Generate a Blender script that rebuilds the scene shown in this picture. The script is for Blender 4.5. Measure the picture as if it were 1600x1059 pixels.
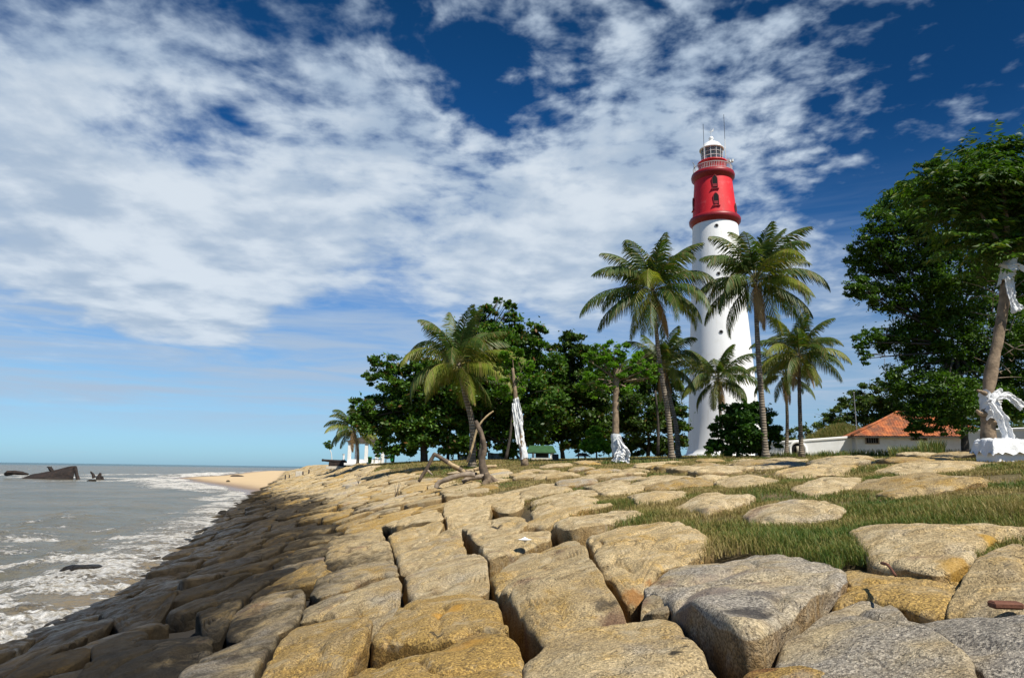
import bpy, math, random
import numpy as np
from math import radians, sin, cos, pi
from mathutils import Vector, Matrix
random.seed(7)
RNG = np.random.default_rng(11)
scene = bpy.context.scene
for o_ in list(bpy.data.objects): bpy.data.objects.remove(o_)

# ------------------------------------------------------------------ camera
F = 1067.0; PITCH = radians(10.8); ROLL = radians(0.8); EYE = Vector((0, 0, 3.0))
_fw = Vector((0, cos(PITCH), sin(PITCH))); _up0 = Vector((0, -sin(PITCH), cos(PITCH))); _r0 = Vector((1, 0, 0))
_rt = _r0*cos(ROLL) + _up0*sin(ROLL)
_up = -_r0*sin(ROLL) + _up0*cos(ROLL)
cam = bpy.data.cameras.new('camera'); camo = bpy.data.objects.new('camera', cam)
scene.collection.objects.link(camo); scene.camera = camo
cam.sensor_width = 36; cam.lens = 36*F/1600; cam.clip_start = 0.05; cam.clip_end = 60000
M_ = Matrix(((_rt.x, _up.x, -_fw.x, EYE.x), (_rt.y, _up.y, -_fw.y, EYE.y), (_rt.z, _up.z, -_fw.z, EYE.z), (0, 0, 0, 1)))
camo.matrix_world = M_
def ray(px, py):
    d = _fw + _rt*((px-800)/F) + _up*((529.5-py)/F)
    return d
def at(px, py, Y):
    d = ray(px, py); t = Y/d.y
    return EYE + d*t
def mpp(Y):            # metres per pixel at plane y = Y
    return Y/F/cos(PITCH)*1.0

# ------------------------------------------------------------------ node helper
class NT:
    def __init__(s, tree): s.t = tree; s.n = tree.nodes; s.l = tree.links
    def node(s, ty, ins=None, **kw):
        n = s.n.new(ty)
        for k, v in kw.items(): setattr(n, k, v)
        for k, v in (ins or {}).items(): s.put(n.inputs[k], v)
        return n
    def put(s, sock, v):
        if isinstance(v, bpy.types.NodeSocket): s.l.new(v, sock)
        elif isinstance(v, bpy.types.Node): s.l.new(v.outputs[0], sock)
        else:
            if sock.type == 'RGBA' and hasattr(v, '__len__') and len(v) == 3: v = (*v, 1)
            sock.default_value = v
    def math(s, op, a, b=0.0, c=0.0, clamp=False):
        n = s.node('ShaderNodeMath', {0: a, 1: b, 2: c}, operation=op, use_clamp=clamp); return n.outputs[0]
    def vmath(s, op, a, b=(0, 0, 0), out=0):
        n = s.node('ShaderNodeVectorMath', {0: a, 1: b}, operation=op); return n.outputs[out]
    def mix(s, f, a, b, mode='MIX'):
        n = s.node('ShaderNodeMix', data_type='RGBA', blend_type=mode); n.clamp_factor = True
        s.put(n.inputs[0], f); s.put(n.inputs[6], a); s.put(n.inputs[7], b); return n.outputs[2]
    def maprange(s, v, a, b, c=0.0, d=1.0, smooth=True):
        n = s.node('ShaderNodeMapRange', {0: v, 1: a, 2: b, 3: c, 4: d}); n.interpolation_type = 'SMOOTHSTEP' if smooth else 'LINEAR'
        return n.outputs[0]
    def noise(s, vec, scale, detail=4, rough=0.55, dist=0.0, out=0):
        n = s.node('ShaderNodeTexNoise', {'Scale': scale, 'Detail': detail, 'Roughness': rough, 'Distortion': dist})
        if vec is not None: s.put(n.inputs['Vector'], vec)
        return n.outputs[out]

# ------------------------------------------------------------------ sun + sky
SUN_AZ = radians(39)      # measured from behind the camera towards its right
SUN_EL = radians(54)
sd = Vector((sin(SUN_AZ)*cos(SUN_EL), -cos(SUN_AZ)*cos(SUN_EL), sin(SUN_EL)))
sun = bpy.data.lights.new('sun', 'SUN'); sun.energy = 5.0; sun.angle = radians(0.55); sun.color = (1.0, 0.94, 0.83)
suno = bpy.data.objects.new('sun', sun); scene.collection.objects.link(suno)
suno.rotation_euler = sd.to_track_quat('Z', 'Y').to_euler()
suno.location = (20, -20, 60)
w = bpy.data.worlds.new('World'); scene.world = w; w.use_nodes = True
w.node_tree.nodes.clear(); N = NT(w.node_tree)
sky = N.node('ShaderNodeTexSky', sky_type='NISHITA', sun_disc=False, sun_elevation=SUN_EL,
             sun_rotation=math.atan2(sd.x, sd.y), altitude=0.0, air_density=1.0, dust_density=0.4, ozone_density=2.5)
tc = N.node('ShaderNodeTexCoord'); D3 = N.vmath('NORMALIZE', tc.outputs['Generated'])
sep = N.node('ShaderNodeSeparateXYZ', {0: D3}); dz = sep.outputs[2]
def dirpx(px, py):
    d = ray(px, py); d.normalize(); return tuple(d)
zt = N.maprange(dz, 0.0, 0.62, smooth=False)
cr = N.node('ShaderNodeValToRGB', {0: zt}); e = cr.color_ramp
e.elements[0].position = 0.0; e.elements[0].color = (0.287, 0.500, 0.812, 1)
e.elements[1].position = 1.0; e.elements[1].color = (0.031, 0.175, 0.300, 1)
k = e.elements.new(0.16); k.color = (0.338, 0.562, 0.737, 1)
k = e.elements.new(0.45); k.color = (0.131, 0.400, 0.675, 1)
k = e.elements.new(0.72); k.color = (0.047, 0.237, 0.437, 1)
crs = N.vmath('SCALE', cr.outputs[0]); crs.node.inputs['Scale'].default_value = 1.85
skyc = N.vmath('MULTIPLY', sky.outputs[0], crs)
# the polarised sky deepens toward the right of the view
pol = N.maprange(N.vmath('DISTANCE', D3, dirpx(1650, 250), out=1), 0.0, 0.75, 0.62, 1.0)
skyc = N.mix(1.0, skyc, pol, 'MULTIPLY')
# cloud plane coordinates
den = N.math('ADD', N.math('MAXIMUM', dz, 0.0), 0.12)
uv = N.vmath('DIVIDE', D3, N.node('ShaderNodeCombineXYZ', {0: den, 1: den, 2: 1.0}).outputs[0])
uvf = N.vmath('MULTIPLY', uv, (1, 1, 0))
warp = N.vmath('SCALE', N.vmath('SUBTRACT', N.noise(uvf, 1.6, 3, out=1), (0.5, 0.5, 0.5)), out=0)
warp.node.inputs['Scale'].default_value = 0.16
uvw = N.vmath('ADD', uvf, warp)
cov = 0.20
for px, py, r, wt in CLOUDS if 'CLOUDS' in globals() else (
    (40, 330, 320, .46), (330, 330, 300, .40), (620, 340, 290, .48), (230, 90, 200, .30), (480, 60, 150, .22), (900, 340, 240, .52), (620, 190, 130, .30), (560, 110, 100, .15),
    (1020, 300, 230, .36), (1160, 230, 240, .22), (960, 90, 220, .16), (1080, 40, 200, .16), (1250, 60, 220, .13), (1380, 20, 160, .12), (60, 160, 170, .3), (400, 420, 260, .32), (100, 420, 200, .3), (800, 430, 200, .3),
    (240, 200, 100, -.42), (350, 225, 95, -.42), (150, 205, 60, -.25), (200, 150, 40, -.1), (740, 120, 110, -.27), (690, 50, 80, -.06), (760, 20, 120, .10), (820, 150, 90, -.20), (1480, 240, 240, -.20), (1520, 80, 160, -.10), (1500, 480, 200, -.2),
    (60, 530, 150, -.26), (300, 570, 190, -.34), (560, 510, 150, -.36), (250, 480, 90, .46), (350, 508, 90, .46), (150, 470, 80, .1), (480, 560, 120, -.12), (820, 500, 60, -.2),
    (1290, 330, 110, -.18), (1480, 190, 70, .26), (1560, 150, 60, .2), (1250, 395, 110, .26), (1320, 480, 100, .3), (900, 490, 90, .2), (1200, 580, 120, -.2),
    (400, 60, 70, -.14), (430, 130, 60, -.12)):
    dd = N.vmath('DISTANCE', D3, dirpx(px, py), out=1)
    g = N.maprange(dd, 0.0, r/F*1.05, wt, 0.0)
    cov = N.math('ADD', cov, g)
n1 = N.noise(uvw, 1.5, 7, 0.56)
n2 = N.noise(uvw, 4.6, 7, 0.52)
n3 = N.noise(uvw, 12.0, 4, 0.55)
dens = N.math('ADD', cov, N.math('MULTIPLY', N.math('SUBTRACT', n1, 0.5), 1.0))
dens = N.math('ADD', dens, N.math('MULTIPLY', N.math('SUBTRACT', n2, 0.5), 0.72))
amt3 = N.math('MULTIPLY', N.maprange(dz, 0.15, 0.5, 0.10, 1.0), N.maprange(N.vmath('DISTANCE', D3, dirpx(1150, 100), out=1), .15, .75, 1.5, .75))
dens = N.math('ADD', dens, N.math('MULTIPLY', N.math('SUBTRACT', n3, 0.5), amt3))
alpha = N.maprange(dens, 0.16, 0.78)
# low thin streaks by the horizon
st = N.noise(N.vmath('MULTIPLY', D3, (2.2, 2.2, 26)), 1.6, 6, 0.6, 0.6)
low = N.math('MULTIPLY', N.maprange(st, 0.30, 0.68), N.maprange(dz, 0.02, 0.10))
low = N.math('MULTIPLY', low, N.maprange(dz, 0.16, 0.40, 0.66, 0.0))
hz = N.math('MULTIPLY', N.maprange(dz, 0.0, 0.06, 0.0, 0.30), N.maprange(dz, 0.12, 0.34, 1.0, 0.0))
alpha = N.math('MAXIMUM', alpha, N.math('ADD', low, hz))
alpha = N.math('MULTIPLY', alpha, N.maprange(dz, 0.0, 0.05, 0.35, 0.95))
shade = N.maprange(N.math('ADD', n1, N.math('MULTIPLY', N.math('SUBTRACT', n2, 0.5), 0.9)), 0.30, 0.68)
cloudc = N.mix(shade, (4.3, 5.4, 6.8), (7.5, 8.3, 9.1))
cloudc = N.mix(N.maprange(dens, 0.2, 1.1), (4.4, 5.6, 7.2), cloudc)
out = N.mix(alpha, skyc, cloudc)
bg = N.node('ShaderNodeBackground', {'Color': out, 'Strength': 0.074})
wo = N.node('ShaderNodeOutputWorld', {'Surface': bg.outputs[0]})
w.cycles.sampling_method = 'MANUAL'; w.cycles.sample_map_resolution = 512
scene.view_settings.view_transform = 'Standard'; scene.view_settings.look = 'None'
scene.view_settings.exposure = 0.36; scene.view_settings.gamma = 1.0; scene.view_settings.use_curve_mapping = False
scene.cycles.max_bounces = 6; scene.cycles.diffuse_bounces = 3; scene.cycles.transparent_max_bounces = 8
scene.cycles.caustics_reflective = False; scene.cycles.caustics_refractive = False

# ------------------------------------------------------------------ numpy noise
def _h(ix, iy, iz, seed):
    n = (ix.astype(np.int64)*374761393 + iy.astype(np.int64)*668265263 + iz.astype(np.int64)*2147483647 + seed*1274126177) & 0xffffffff
    n = ((n ^ (n >> 13))*1274126177) & 0xffffffff
    n = ((n ^ (n >> 16))*2246822519) & 0xffffffff
    return ((n ^ (n >> 15)) & 0xffffff)/float(0xffffff)
def vnoise(P, seed=0):
    P = np.asarray(P, float); i = np.floor(P); f = P-i; f = f*f*(3-2*f); i = i.astype(np.int64)
    x, y, z = i[..., 0], i[..., 1], i[..., 2]; u, v, t = f[..., 0], f[..., 1], f[..., 2]
    r = 0
    for a in (0, 1):
        for b in (0, 1):
            for c in (0, 1):
                r = r + _h(x+a, y+b, z+c, seed)*(u if a else 1-u)*(v if b else 1-v)*(t if c else 1-t)
    return r*2-1
def fbm(P, octs=4, seed=0, gain=0.5):
    P = np.asarray(P, float); r = 0; a = 1.0; tot = 0
    for o in range(octs):
        r = r + a*vnoise(P*(2.03**o)+o*17.3, seed+o); tot += a; a *= gain
    return r/tot
def fb2(x, y, sc, octs=4, seed=0, gain=0.5):
    P = np.stack([np.asarray(x, float)*sc, np.asarray(y, float)*sc, np.zeros_like(np.asarray(x, float))+0.37], -1)
    return fbm(P, octs, seed, gain)
def sst(a, b, x):
    t = np.clip((x-a)/(b-a), 0, 1); return t*t*(3-2*t)

# ------------------------------------------------------------------ object helpers
def np_mesh(name, V, Q=None, T=None, mat=None, smooth=True, parent=None, attrs=None, loc=None, mats=None, midx=None):
    V = np.asarray(V, float).reshape(-1, 3)
    if loc is not None: V = V-np.asarray(loc)
    me = bpy.data.meshes.new(name)
    Q = np.zeros((0, 4), int) if Q is None else np.asarray(Q, int).reshape(-1, 4)
    T = np.zeros((0, 3), int) if T is None else np.asarray(T, int).reshape(-1, 3)
    me.vertices.add(len(V)); me.vertices.foreach_set('co', V.ravel())
    nl = Q.size+T.size; me.loops.add(nl)
    me.loops.foreach_set('vertex_index', np.concatenate([Q.ravel(), T.ravel()]).astype(np.int32))
    me.polygons.add(len(Q)+len(T))
    ls = np.concatenate([np.arange(len(Q))*4, len(Q)*4+np.arange(len(T))*3]).astype(np.int32)
    me.polygons.foreach_set('loop_start', ls)
    me.update(calc_edges=True)
    me.polygons.foreach_set('use_smooth', np.full(len(me.polygons), smooth))
    for an, av in (attrs or {}).items():
        av = np.asarray(av, float)
        if av.ndim == 1:
            at_ = me.attributes.new(an, 'FLOAT', 'POINT'); at_.data.foreach_set('value', av)
        else:
            at_ = me.attributes.new(an, 'FLOAT_COLOR', 'POINT')
            at_.data.foreach_set('color', np.concatenate([av, np.ones((len(av), 1))], 1).ravel())
    if mats:
        for m in mats: me.materials.append(m)
        if midx is not None: me.polygons.foreach_set('material_index', np.asarray(midx, np.int32))
    elif mat: me.materials.append(mat)
    me.validate()
    o = bpy.data.objects.new(name, me); scene.collection.objects.link(o)
    if parent is not None:
        o.parent = parent
        o.location = (Vector(loc) if loc is not None else Vector((0, 0, 0))) - (Vector(parent['_w']) if '_w' in parent else Vector((0, 0, 0)))
    elif loc is not None: o.location = loc
    if parent is not None: o['_w'] = tuple(loc) if loc is not None else (0.0, 0.0, 0.0)
    return o
def thing(name, label, cat, loc=(0, 0, 0), group=None):
    o = bpy.data.objects.new(name, None); scene.collection.objects.link(o); o.location = loc; o['_w'] = tuple(loc)
    o.empty_display_size = 0.3
    o['label'] = label; o['category'] = cat
    if group: o['group'] = group
    return o
def tag(o, label=None, cat=None, group=None, kind=None):
    if label: o['label'] = label
    if cat: o['category'] = cat
    if group: o['group'] = group
    if kind: o['kind'] = kind
    return o

class MB:
    """collects pieces (world coordinates) into one mesh"""
    def __init__(s): s.V = []; s.Q = []; s.T = []; s.n = 0
    def add(s, V, Q=None, T=None):
        V = np.asarray(V, float).reshape(-1, 3)
        if Q is not None and len(Q): s.Q.append(np.asarray(Q, int)+s.n)
        if T is not None and len(T): s.T.append(np.asarray(T, int)+s.n)
        s.V.append(V); s.n += len(V); return s
    def box(s, c, size, rz=0.0, bev=0.0, R=None):
        x, y, z = [a/2 for a in size]
        if bev <= 0:
            P = np.array([(sx*x, sy*y, sz*z) for sx in (-1, 1) for sy in (-1, 1) for sz in (-1, 1)])
            Q = [(0, 1, 3, 2), (4, 6, 7, 5), (0, 4, 5, 1), (2, 3, 7, 6), (0, 2, 6, 4), (1, 5, 7, 3)]; T = None
        else:
            b = min(bev, x*.9, y*.9, z*.9); P = []; idx = {}
            for sx in (-1, 1):
                for sy in (-1, 1):
                    for sz in (-1, 1):
                        for ax in range(3):
                            p = [sx*(x-b), sy*(y-b), sz*(z-b)]; p[ax] = (sx*x, sy*y, sz*z)[ax]
                            idx[(sx, sy, sz, ax)] = len(P); P.append(p)
            Q = []; T = []
            for ax in range(3):
                o1, o2 = [a for a in range(3) if a != ax]
                for sg in (-1, 1):
                    q = []
                    for a, b2 in ((-1, -1), (1, -1), (1, 1), (-1, 1)):
                        k_ = [0, 0, 0]; k_[ax] = sg; k_[o1] = a; k_[o2] = b2; q.append(idx[(*k_, ax)])
                    Q.append(q)
                    for sb in (-1, 1):   # edges along o1 between ax face and o2 face
                        if True:
                            k1 = [0, 0, 0]; k1[ax] = sg; k1[o2] = sb
                            ka = list(k1); ka[o1] = -1; kb = list(k1); kb[o1] = 1
                            if ax < o2: Q.append([idx[(*ka, ax)], idx[(*kb, ax)], idx[(*kb, o2)], idx[(*ka, o2)]])
                            k1 = [0, 0, 0]; k1[ax] = sg; k1[o1] = sb
                            ka = list(k1); ka[o2] = -1; kb = list(k1); kb[o2] = 1
                            if ax < o1: Q.append([idx[(*ka, ax)], idx[(*kb, ax)], idx[(*kb, o1)], idx[(*ka, o1)]])
            for sx in (-1, 1):
                for sy in (-1, 1):
                    for sz in (-1, 1): T.append([idx[(sx, sy, sz, a)] for a in range(3)])
            P = np.array(P)
        if R is None:
            c_, s_ = cos(rz), sin(rz); R = np.array([[c_, -s_, 0], [s_, c_, 0], [0, 0, 1]])
        return s.add(P @ np.asarray(R).T+np.array(c), Q, T)
    def tube(s, pts, rad, n=8, cap=True, noise=0.0, seed=0):
        pts = np.asarray(pts, float); m = len(pts); rad = np.broadcast_to(np.asarray(rad, float), (m,))
        tan = np.gradient(pts, axis=0); tan /= np.linalg.norm(tan, axis=1)[:, None]+1e-9
        a = np.array([0, 0, 1.0]) if abs(tan[0][2]) < .9 else np.array([1.0, 0, 0])
        u = np.cross(tan[0], a); u /= np.linalg.norm(u); V = []
        for i in range(m):
            u = u-tan[i]*np.dot(u, tan[i]); u /= np.linalg.norm(u)+1e-9; v = np.cross(tan[i], u)
            th = np.arange(n)*2*pi/n
            ring = pts[i]+rad[i]*(np.cos(th)[:, None]*u+np.sin(th)[:, None]*v)
            if noise:
                dr = fbm(ring*2.2/max(rad.max(), .05)*.3, 3, seed)
                ring = pts[i]+(ring-pts[i])*(1+noise*dr[:, None])
            V.append(ring)
        V = np.concatenate(V); Q = []
        for i in range(m-1):
            for j in range(n):
                Q.append((i*n+j, i*n+(j+1) % n, (i+1)*n+(j+1) % n, (i+1)*n+j))
        T = []
        if cap:
            V = np.concatenate([V, pts[:1], pts[-1:]]); c0 = m*n; c1 = c0+1
            for j in range(n): T.append((c0, (j+1) % n, j)); T.append((c1, (m-1)*n+j, (m-1)*n+(j+1) % n))
        return s.add(V, Q, T)
    def lathe(s, prof, c, n=64, a0=0.0, a1=2*pi, capb=False, capt=False):
        prof = np.asarray(prof, float); full = abs(a1-a0-2*pi) < 1e-6
        th = a0+(a1-a0)*np.arange(n if full else n+1)/n; k_ = len(th)
        V = np.concatenate([np.stack([c[0]+r*np.cos(th), c[1]+r*np.sin(th), np.full(k_, c[2]+z)], 1) for r, z in prof])
        Q = []
        for i in range(len(prof)-1):
            for j in range(n):
                j2 = (j+1) % k_; Q.append((i*k_+j, i*k_+j2, (i+1)*k_+j2, (i+1)*k_+j))
        return s.add(V, Q)
    def build(s, name, mat, parent=None, smooth=False, loc=None, attrs=None):
        V = np.concatenate(s.V); Q = np.concatenate(s.Q) if s.Q else None; T = np.concatenate(s.T) if s.T else None
        o = np_mesh(name, V, Q, T, mat, smooth, parent, attrs, loc)
        return o
def bez(pts, n=12):
    """catmull-rom through points"""
    P = [np.asarray(p, float) for p in pts]; P = [2*P[0]-P[1]]+P+[2*P[-1]-P[-2]]; out = []
    for i in range(1, len(P)-2):
        for t in np.arange(n)/n:
            out.append(0.5*((2*P[i])+(-P[i-1]+P[i+1])*t+(2*P[i-1]-5*P[i]+4*P[i+1]-P[i+2])*t*t+(-P[i-1]+3*P[i]-3*P[i+1]+P[i+2])*t**3))
    out.append(P[-2]); return np.array(out)

# ------------------------------------------------------------------ terrain function
_sy = np.array([-60, -10, 2, 11, 18, 32, 60, 130, 225, 400, 600, 800, 1100, 1400.])
_sx = np.array([-7.4, -7.6, -7.6, -8.3, -9.8, -14, -23, -45, -75, -130, -150, -60, 300, 900.])
_ty = np.arange(-60, 1400, 1.0); _tx = np.interp(_ty, _sy, _sx)
_kk = np.ones(9)/9; _tx = np.convolve(np.pad(_tx, 4, mode='edge'), _kk, 'valid')
_tc = 1/np.sqrt(1+np.gradient(_tx)**2)
def shore_s(x, y): return (x-np.interp(y, _ty, _tx))*np.interp(y, _ty, _tc)
_ps = np.array([-40, -6, 0, 4, 8, 10, 12, 14, 16, 20, 30, 60, 110, 200, 600])
_pz = np.array([-6, -1.5, 0, 1.02, 2.02, 2.44, 2.72, 2.95, 3.12, 3.34, 3.60, 4.2, 5.1, 6.0, 7.0])
_gs = np.arange(-40, 600, .25); _gz = np.interp(_gs, _ps, _pz); _gz = np.convolve(np.pad(_gz, 4, mode='edge'), np.ones(9)/9, 'valid')
def Hr(x, y):
    x = np.asarray(x, float); y = np.asarray(y, float); s = shore_s(x, y)
    z = np.interp(s, _gs, _gz)
    z = z+0.17*sst(5, 16, x)*sst(3, 12, y)*(s > 5)
    z = z+0.62*sst(30, 80, y)*sst(7.5, 12, s)
    z = z+0.05*fb2(x, y, 0.22, 2, 5)*sst(0, 6, np.abs(s))
    return z
def s_edge(x, y): return np.interp(y, [2, 4, 5, 9, 20, 60, 200], [12.3, 10.8, 9.7, 9.5, 9.5, 10.3, 12])+0.55*fb2(x, y, 0.35, 3, 9)
def plat(x, y): return sst(-0.4, 0.6, shore_s(x, y)-s_edge(x, y))
_spit = np.array([(-28, 72), (-33, 84), (-41, 97), (-55, 120), (-66, 138), (-74, 150), (-80, 168), (-84, 195), (-98, 240), (-122, 320), (-150, 420), (-120, 470), (60, 400), (20, 72.)])
def poly_sd(x, y, P):
    x = np.asarray(x, float); y = np.asarray(y, float); d = np.full(x.shape, 1e9); ins = np.zeros(x.shape, bool)
    n = len(P)
    for i in range(n):
        ax, ay = P[i]; bx, by = P[(i+1) % n]; ex, ey = bx-ax, by-ay
        t = np.clip(((x-ax)*ex+(y-ay)*ey)/(ex*ex+ey*ey), 0, 1)
        d = np.minimum(d, (x-ax-ex*t)**2+(y-ay-ey*t)**2)
        c = ((ay > y) != (by > y)) & (x < (bx-ax)*(y-ay)/((by-ay) if by != ay else 1e-9)+ax)
        ins ^= c
    d = np.sqrt(d); return np.where(ins, d, -d)
def Hsand(x, y):
    sd_ = poly_sd(x, y, _spit)
    return np.where(sd_ > 0, np.interp(sd_, [0, 6, 25, 60], [0, .25, .5, .65]), sd_*.05)+0.03*fb2(x, y, .12, 2, 3)
def ground(px, py, tmax=400, t0=1.0):
    d = ray(px, py); t = t0; p = None
    while t < tmax:
        p = EYE+d*t
        if p.z < float(Hr(p.x, p.y)): break
        t *= 1.01
    lo, hi = t/1.01, t
    for _ in range(12):
        m = (lo+hi)/2; p = EYE+d*m
        if p.z < float(Hr(p.x, p.y)): hi = m
        else: lo = m
    return EYE+d*hi
def on_ground(px, py, Y, sink=0.05):
    """world point on the terrain below pixel column px at depth y=Y"""
    p = at(px, py, Y); return Vector((p.x, p.y, float(Hr(p.x, p.y))-sink))

# ------------------------------------------------------------------ materials
def mat(name):
    m = bpy.data.materials.new(name); m.use_nodes = True; m.node_tree.nodes.clear(); n = NT(m.node_tree)
    b = n.node('ShaderNodeBsdfPrincipled'); o = n.node('ShaderNodeOutputMaterial', {'Surface': b.outputs[0]})
    n.bsdf = b; n.out = o; n.pos = n.node('ShaderNodeNewGeometry').outputs['Position']
    n.m = m
    return m, n
def simple(name, col, rough=0.7, var=0.15, scale=6.0, bump=0.2, metal=0.0, bscale=None, dirt=None, dscale=1.5):
    m, n = mat(name)
    v = n.noise(n.pos, scale, 5, 0.6)
    c = n.mix(n.maprange(v, 0.3, 0.7), tuple(a*(1-var) for a in col), tuple(min(1, a*(1+var)) for a in col))
    if dirt:
        c = n.mix(n.math('MULTIPLY', n.maprange(n.noise(n.pos, dscale, 6, 0.65), 0.5, 0.72), dirt[1]), c, dirt[0])
    n.put(n.bsdf.inputs['Base Color'], c); n.bsdf.inputs['Roughness'].default_value = rough; n.bsdf.inputs['Metallic'].default_value = metal
    if bump:
        bp = n.node('ShaderNodeBump', {'Strength': bump, 'Distance': 0.02, 'Height': n.noise(n.pos, bscale or scale*4, 5, 0.6)})
        n.put(n.bsdf.inputs['Normal'], bp.outputs[0])
    return m
def leafmat(name, c1, c2, trans=0.35, c3=None):
    m, n = mat(name)
    g = n.node('ShaderNodeNewGeometry'); ri = g.outputs['Random Per Island']
    c = n.mix(ri, c1, c2)
    if c3: c = n.mix(n.maprange(ri, 0.90, 0.97, smooth=False), c, c3)
    big = n.noise(n.pos, 0.9, 3)
    c = n.mix(n.math('MULTIPLY', n.maprange(big, 0.35, 0.65), 0.55), c, n.mix(0.5, c1, (0, 0, 0)))
    n.put(n.bsdf.inputs['Base Color'], c); n.bsdf.inputs['Roughness'].default_value = 0.5
    n.bsdf.inputs['Specular IOR Level'].default_value = 0.35
    t = n.node('ShaderNodeBsdfTranslucent', {'Color': n.mix(1.0, c, (1.3, 1.5, 0.5), 'MULTIPLY')})
    mx = n.node('ShaderNodeMixShader', {0: trans, 1: n.bsdf.outputs[0], 2: t.outputs[0]})
    n.put(n.out.inputs['Surface'], mx.outputs[0])
    return m
def m_stone():
    m, n = mat('granite'); oc = n.node('ShaderNodeTexCoord').outputs['Object']
    at_ = n.node('ShaderNodeAttribute', attribute_name='tint'); tr = n.node('ShaderNodeSeparateXYZ', {0: at_.outputs['Vector']})
    z = n.node('ShaderNodeSeparateXYZ', {0: n.pos}).outputs[2]
    big = n.noise(n.pos, 1.1, 5, 0.6); mid = n.noise(n.pos, 5.0, 6, 0.65, 0.4); fine = n.noise(n.pos, 60.0, 4, 0.7); gr = n.noise(n.pos, 160.0, 2, 0.6)
    vor = n.node('ShaderNodeTexVoronoi', {'Vector': n.pos, 'Scale': 105.0}).outputs['Color']
    vs = n.node('ShaderNodeSeparateXYZ', {0: vor}).outputs[0]
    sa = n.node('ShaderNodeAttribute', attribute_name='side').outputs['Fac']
    pit = n.node('ShaderNodeTexVoronoi', {'Vector': n.pos, 'Scale': 26.0}).outputs['Distance']
    # tint.x ochre amount, tint.y value, tint.z grey amount
    beige = n.mix(n.maprange(mid, .35, .65), (0.365, 0.27, 0.14), (0.58, 0.465, 0.28))
    och = n.mix(n.maprange(fine, .35, .65), (0.22, 0.13, 0.035), (0.52, 0.33, 0.085))
    gry = n.mix(n.maprange(fine, .35, .65), (0.19, 0.17, 0.15), (0.50, 0.45, 0.37))
    f1 = n.math('ADD', n.math('MULTIPLY', n.math('SUBTRACT', mid, .5), 2.2), n.math('ADD', n.math('MULTIPLY', n.math('SUBTRACT', big, .5), 1.6), tr.outputs[0]))
    c = n.mix(n.math('MULTIPLY', n.maprange(f1, 0.17, 0.95), 0.88), beige, och)
    f2 = n.math('ADD', n.math('MULTIPLY', n.math('SUBTRACT', n.noise(n.pos, 2.3, 5), .5), 1.8), tr.outputs[2])
    c = n.mix(n.maprange(f2, 0.2, 0.9), c, gry)
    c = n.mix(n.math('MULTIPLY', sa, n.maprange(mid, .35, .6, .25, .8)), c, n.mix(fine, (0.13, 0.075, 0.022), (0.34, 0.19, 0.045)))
    # reddish / violet stains
    st = n.noise(n.vmath('ADD', n.pos, (31, 7, 3)), 1.7, 5, .6)
    c = n.mix(n.math('MULTIPLY', n.maprange(st, .60, .74), .55), c, (0.16, 0.075, 0.06))
    # grains
    g2 = n.math('ADD', n.math('MULTIPLY', vs, 0.55), n.math('ADD', n.math('MULTIPLY', fine, .55), n.math('MULTIPLY', gr, .35)))
    c = n.mix(1.0, c, n.maprange(g2, .35, 1.05, 0.55, 1.33), 'MULTIPLY')
    c = n.mix(n.math('MULTIPLY', n.maprange(n.noise(n.pos, 9, 6, .7), .60, .70), .6), c, (0.05, 0.045, 0.04))
    patch = n.noise(n.vmath('ADD', n.pos, (5, 9, 2)), 3.6, 5, .6)
    c = n.mix(n.math('MULTIPLY', n.maprange(patch, .54, .66), .35), c, (0.60, 0.52, 0.37))
    c = n.mix(n.math('MULTIPLY', n.maprange(pit, .10, .17, 1, 0), .75), c, (0.05, 0.045, 0.035))
    c = n.mix(1.0, c, tr.outputs[1], 'MULTIPLY')
    nzs = n.vmath('SCALE', n.vmath('SUBTRACT', n.noise(n.pos, 6.0, 5, .65, out=1), (.5, .5, .5))); nzs.node.inputs['Scale'].default_value = .28
    ps = n.vmath('MULTIPLY', n.vmath('ADD', n.pos, nzs), (1, 1, .25))
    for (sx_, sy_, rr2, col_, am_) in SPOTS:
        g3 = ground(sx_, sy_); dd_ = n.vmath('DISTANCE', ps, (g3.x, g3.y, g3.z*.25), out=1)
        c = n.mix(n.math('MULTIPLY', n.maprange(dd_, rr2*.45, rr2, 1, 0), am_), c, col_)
    # tidal zone: algae and salt-water dark
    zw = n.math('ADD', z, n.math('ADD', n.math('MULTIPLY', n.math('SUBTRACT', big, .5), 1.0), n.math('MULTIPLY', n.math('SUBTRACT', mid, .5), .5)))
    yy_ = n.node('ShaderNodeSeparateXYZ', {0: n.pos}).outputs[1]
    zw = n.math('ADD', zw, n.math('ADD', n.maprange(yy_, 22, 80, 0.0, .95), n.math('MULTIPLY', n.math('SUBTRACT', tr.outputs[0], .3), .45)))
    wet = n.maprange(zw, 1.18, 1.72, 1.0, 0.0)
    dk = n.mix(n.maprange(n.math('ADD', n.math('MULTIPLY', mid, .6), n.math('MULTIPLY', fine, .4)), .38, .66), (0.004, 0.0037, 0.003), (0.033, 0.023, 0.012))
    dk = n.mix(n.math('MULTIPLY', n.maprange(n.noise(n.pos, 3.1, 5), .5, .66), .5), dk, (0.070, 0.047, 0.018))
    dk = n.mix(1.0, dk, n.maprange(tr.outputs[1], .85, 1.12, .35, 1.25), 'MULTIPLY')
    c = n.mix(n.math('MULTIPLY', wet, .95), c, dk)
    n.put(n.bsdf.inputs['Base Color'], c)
    rg = n.math('SUBTRACT', 0.9, n.math('MULTIPLY', n.maprange(zw, .3, 1.3, 1, 0), n.maprange(mid, .35, .6, .25, .6)))
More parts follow.
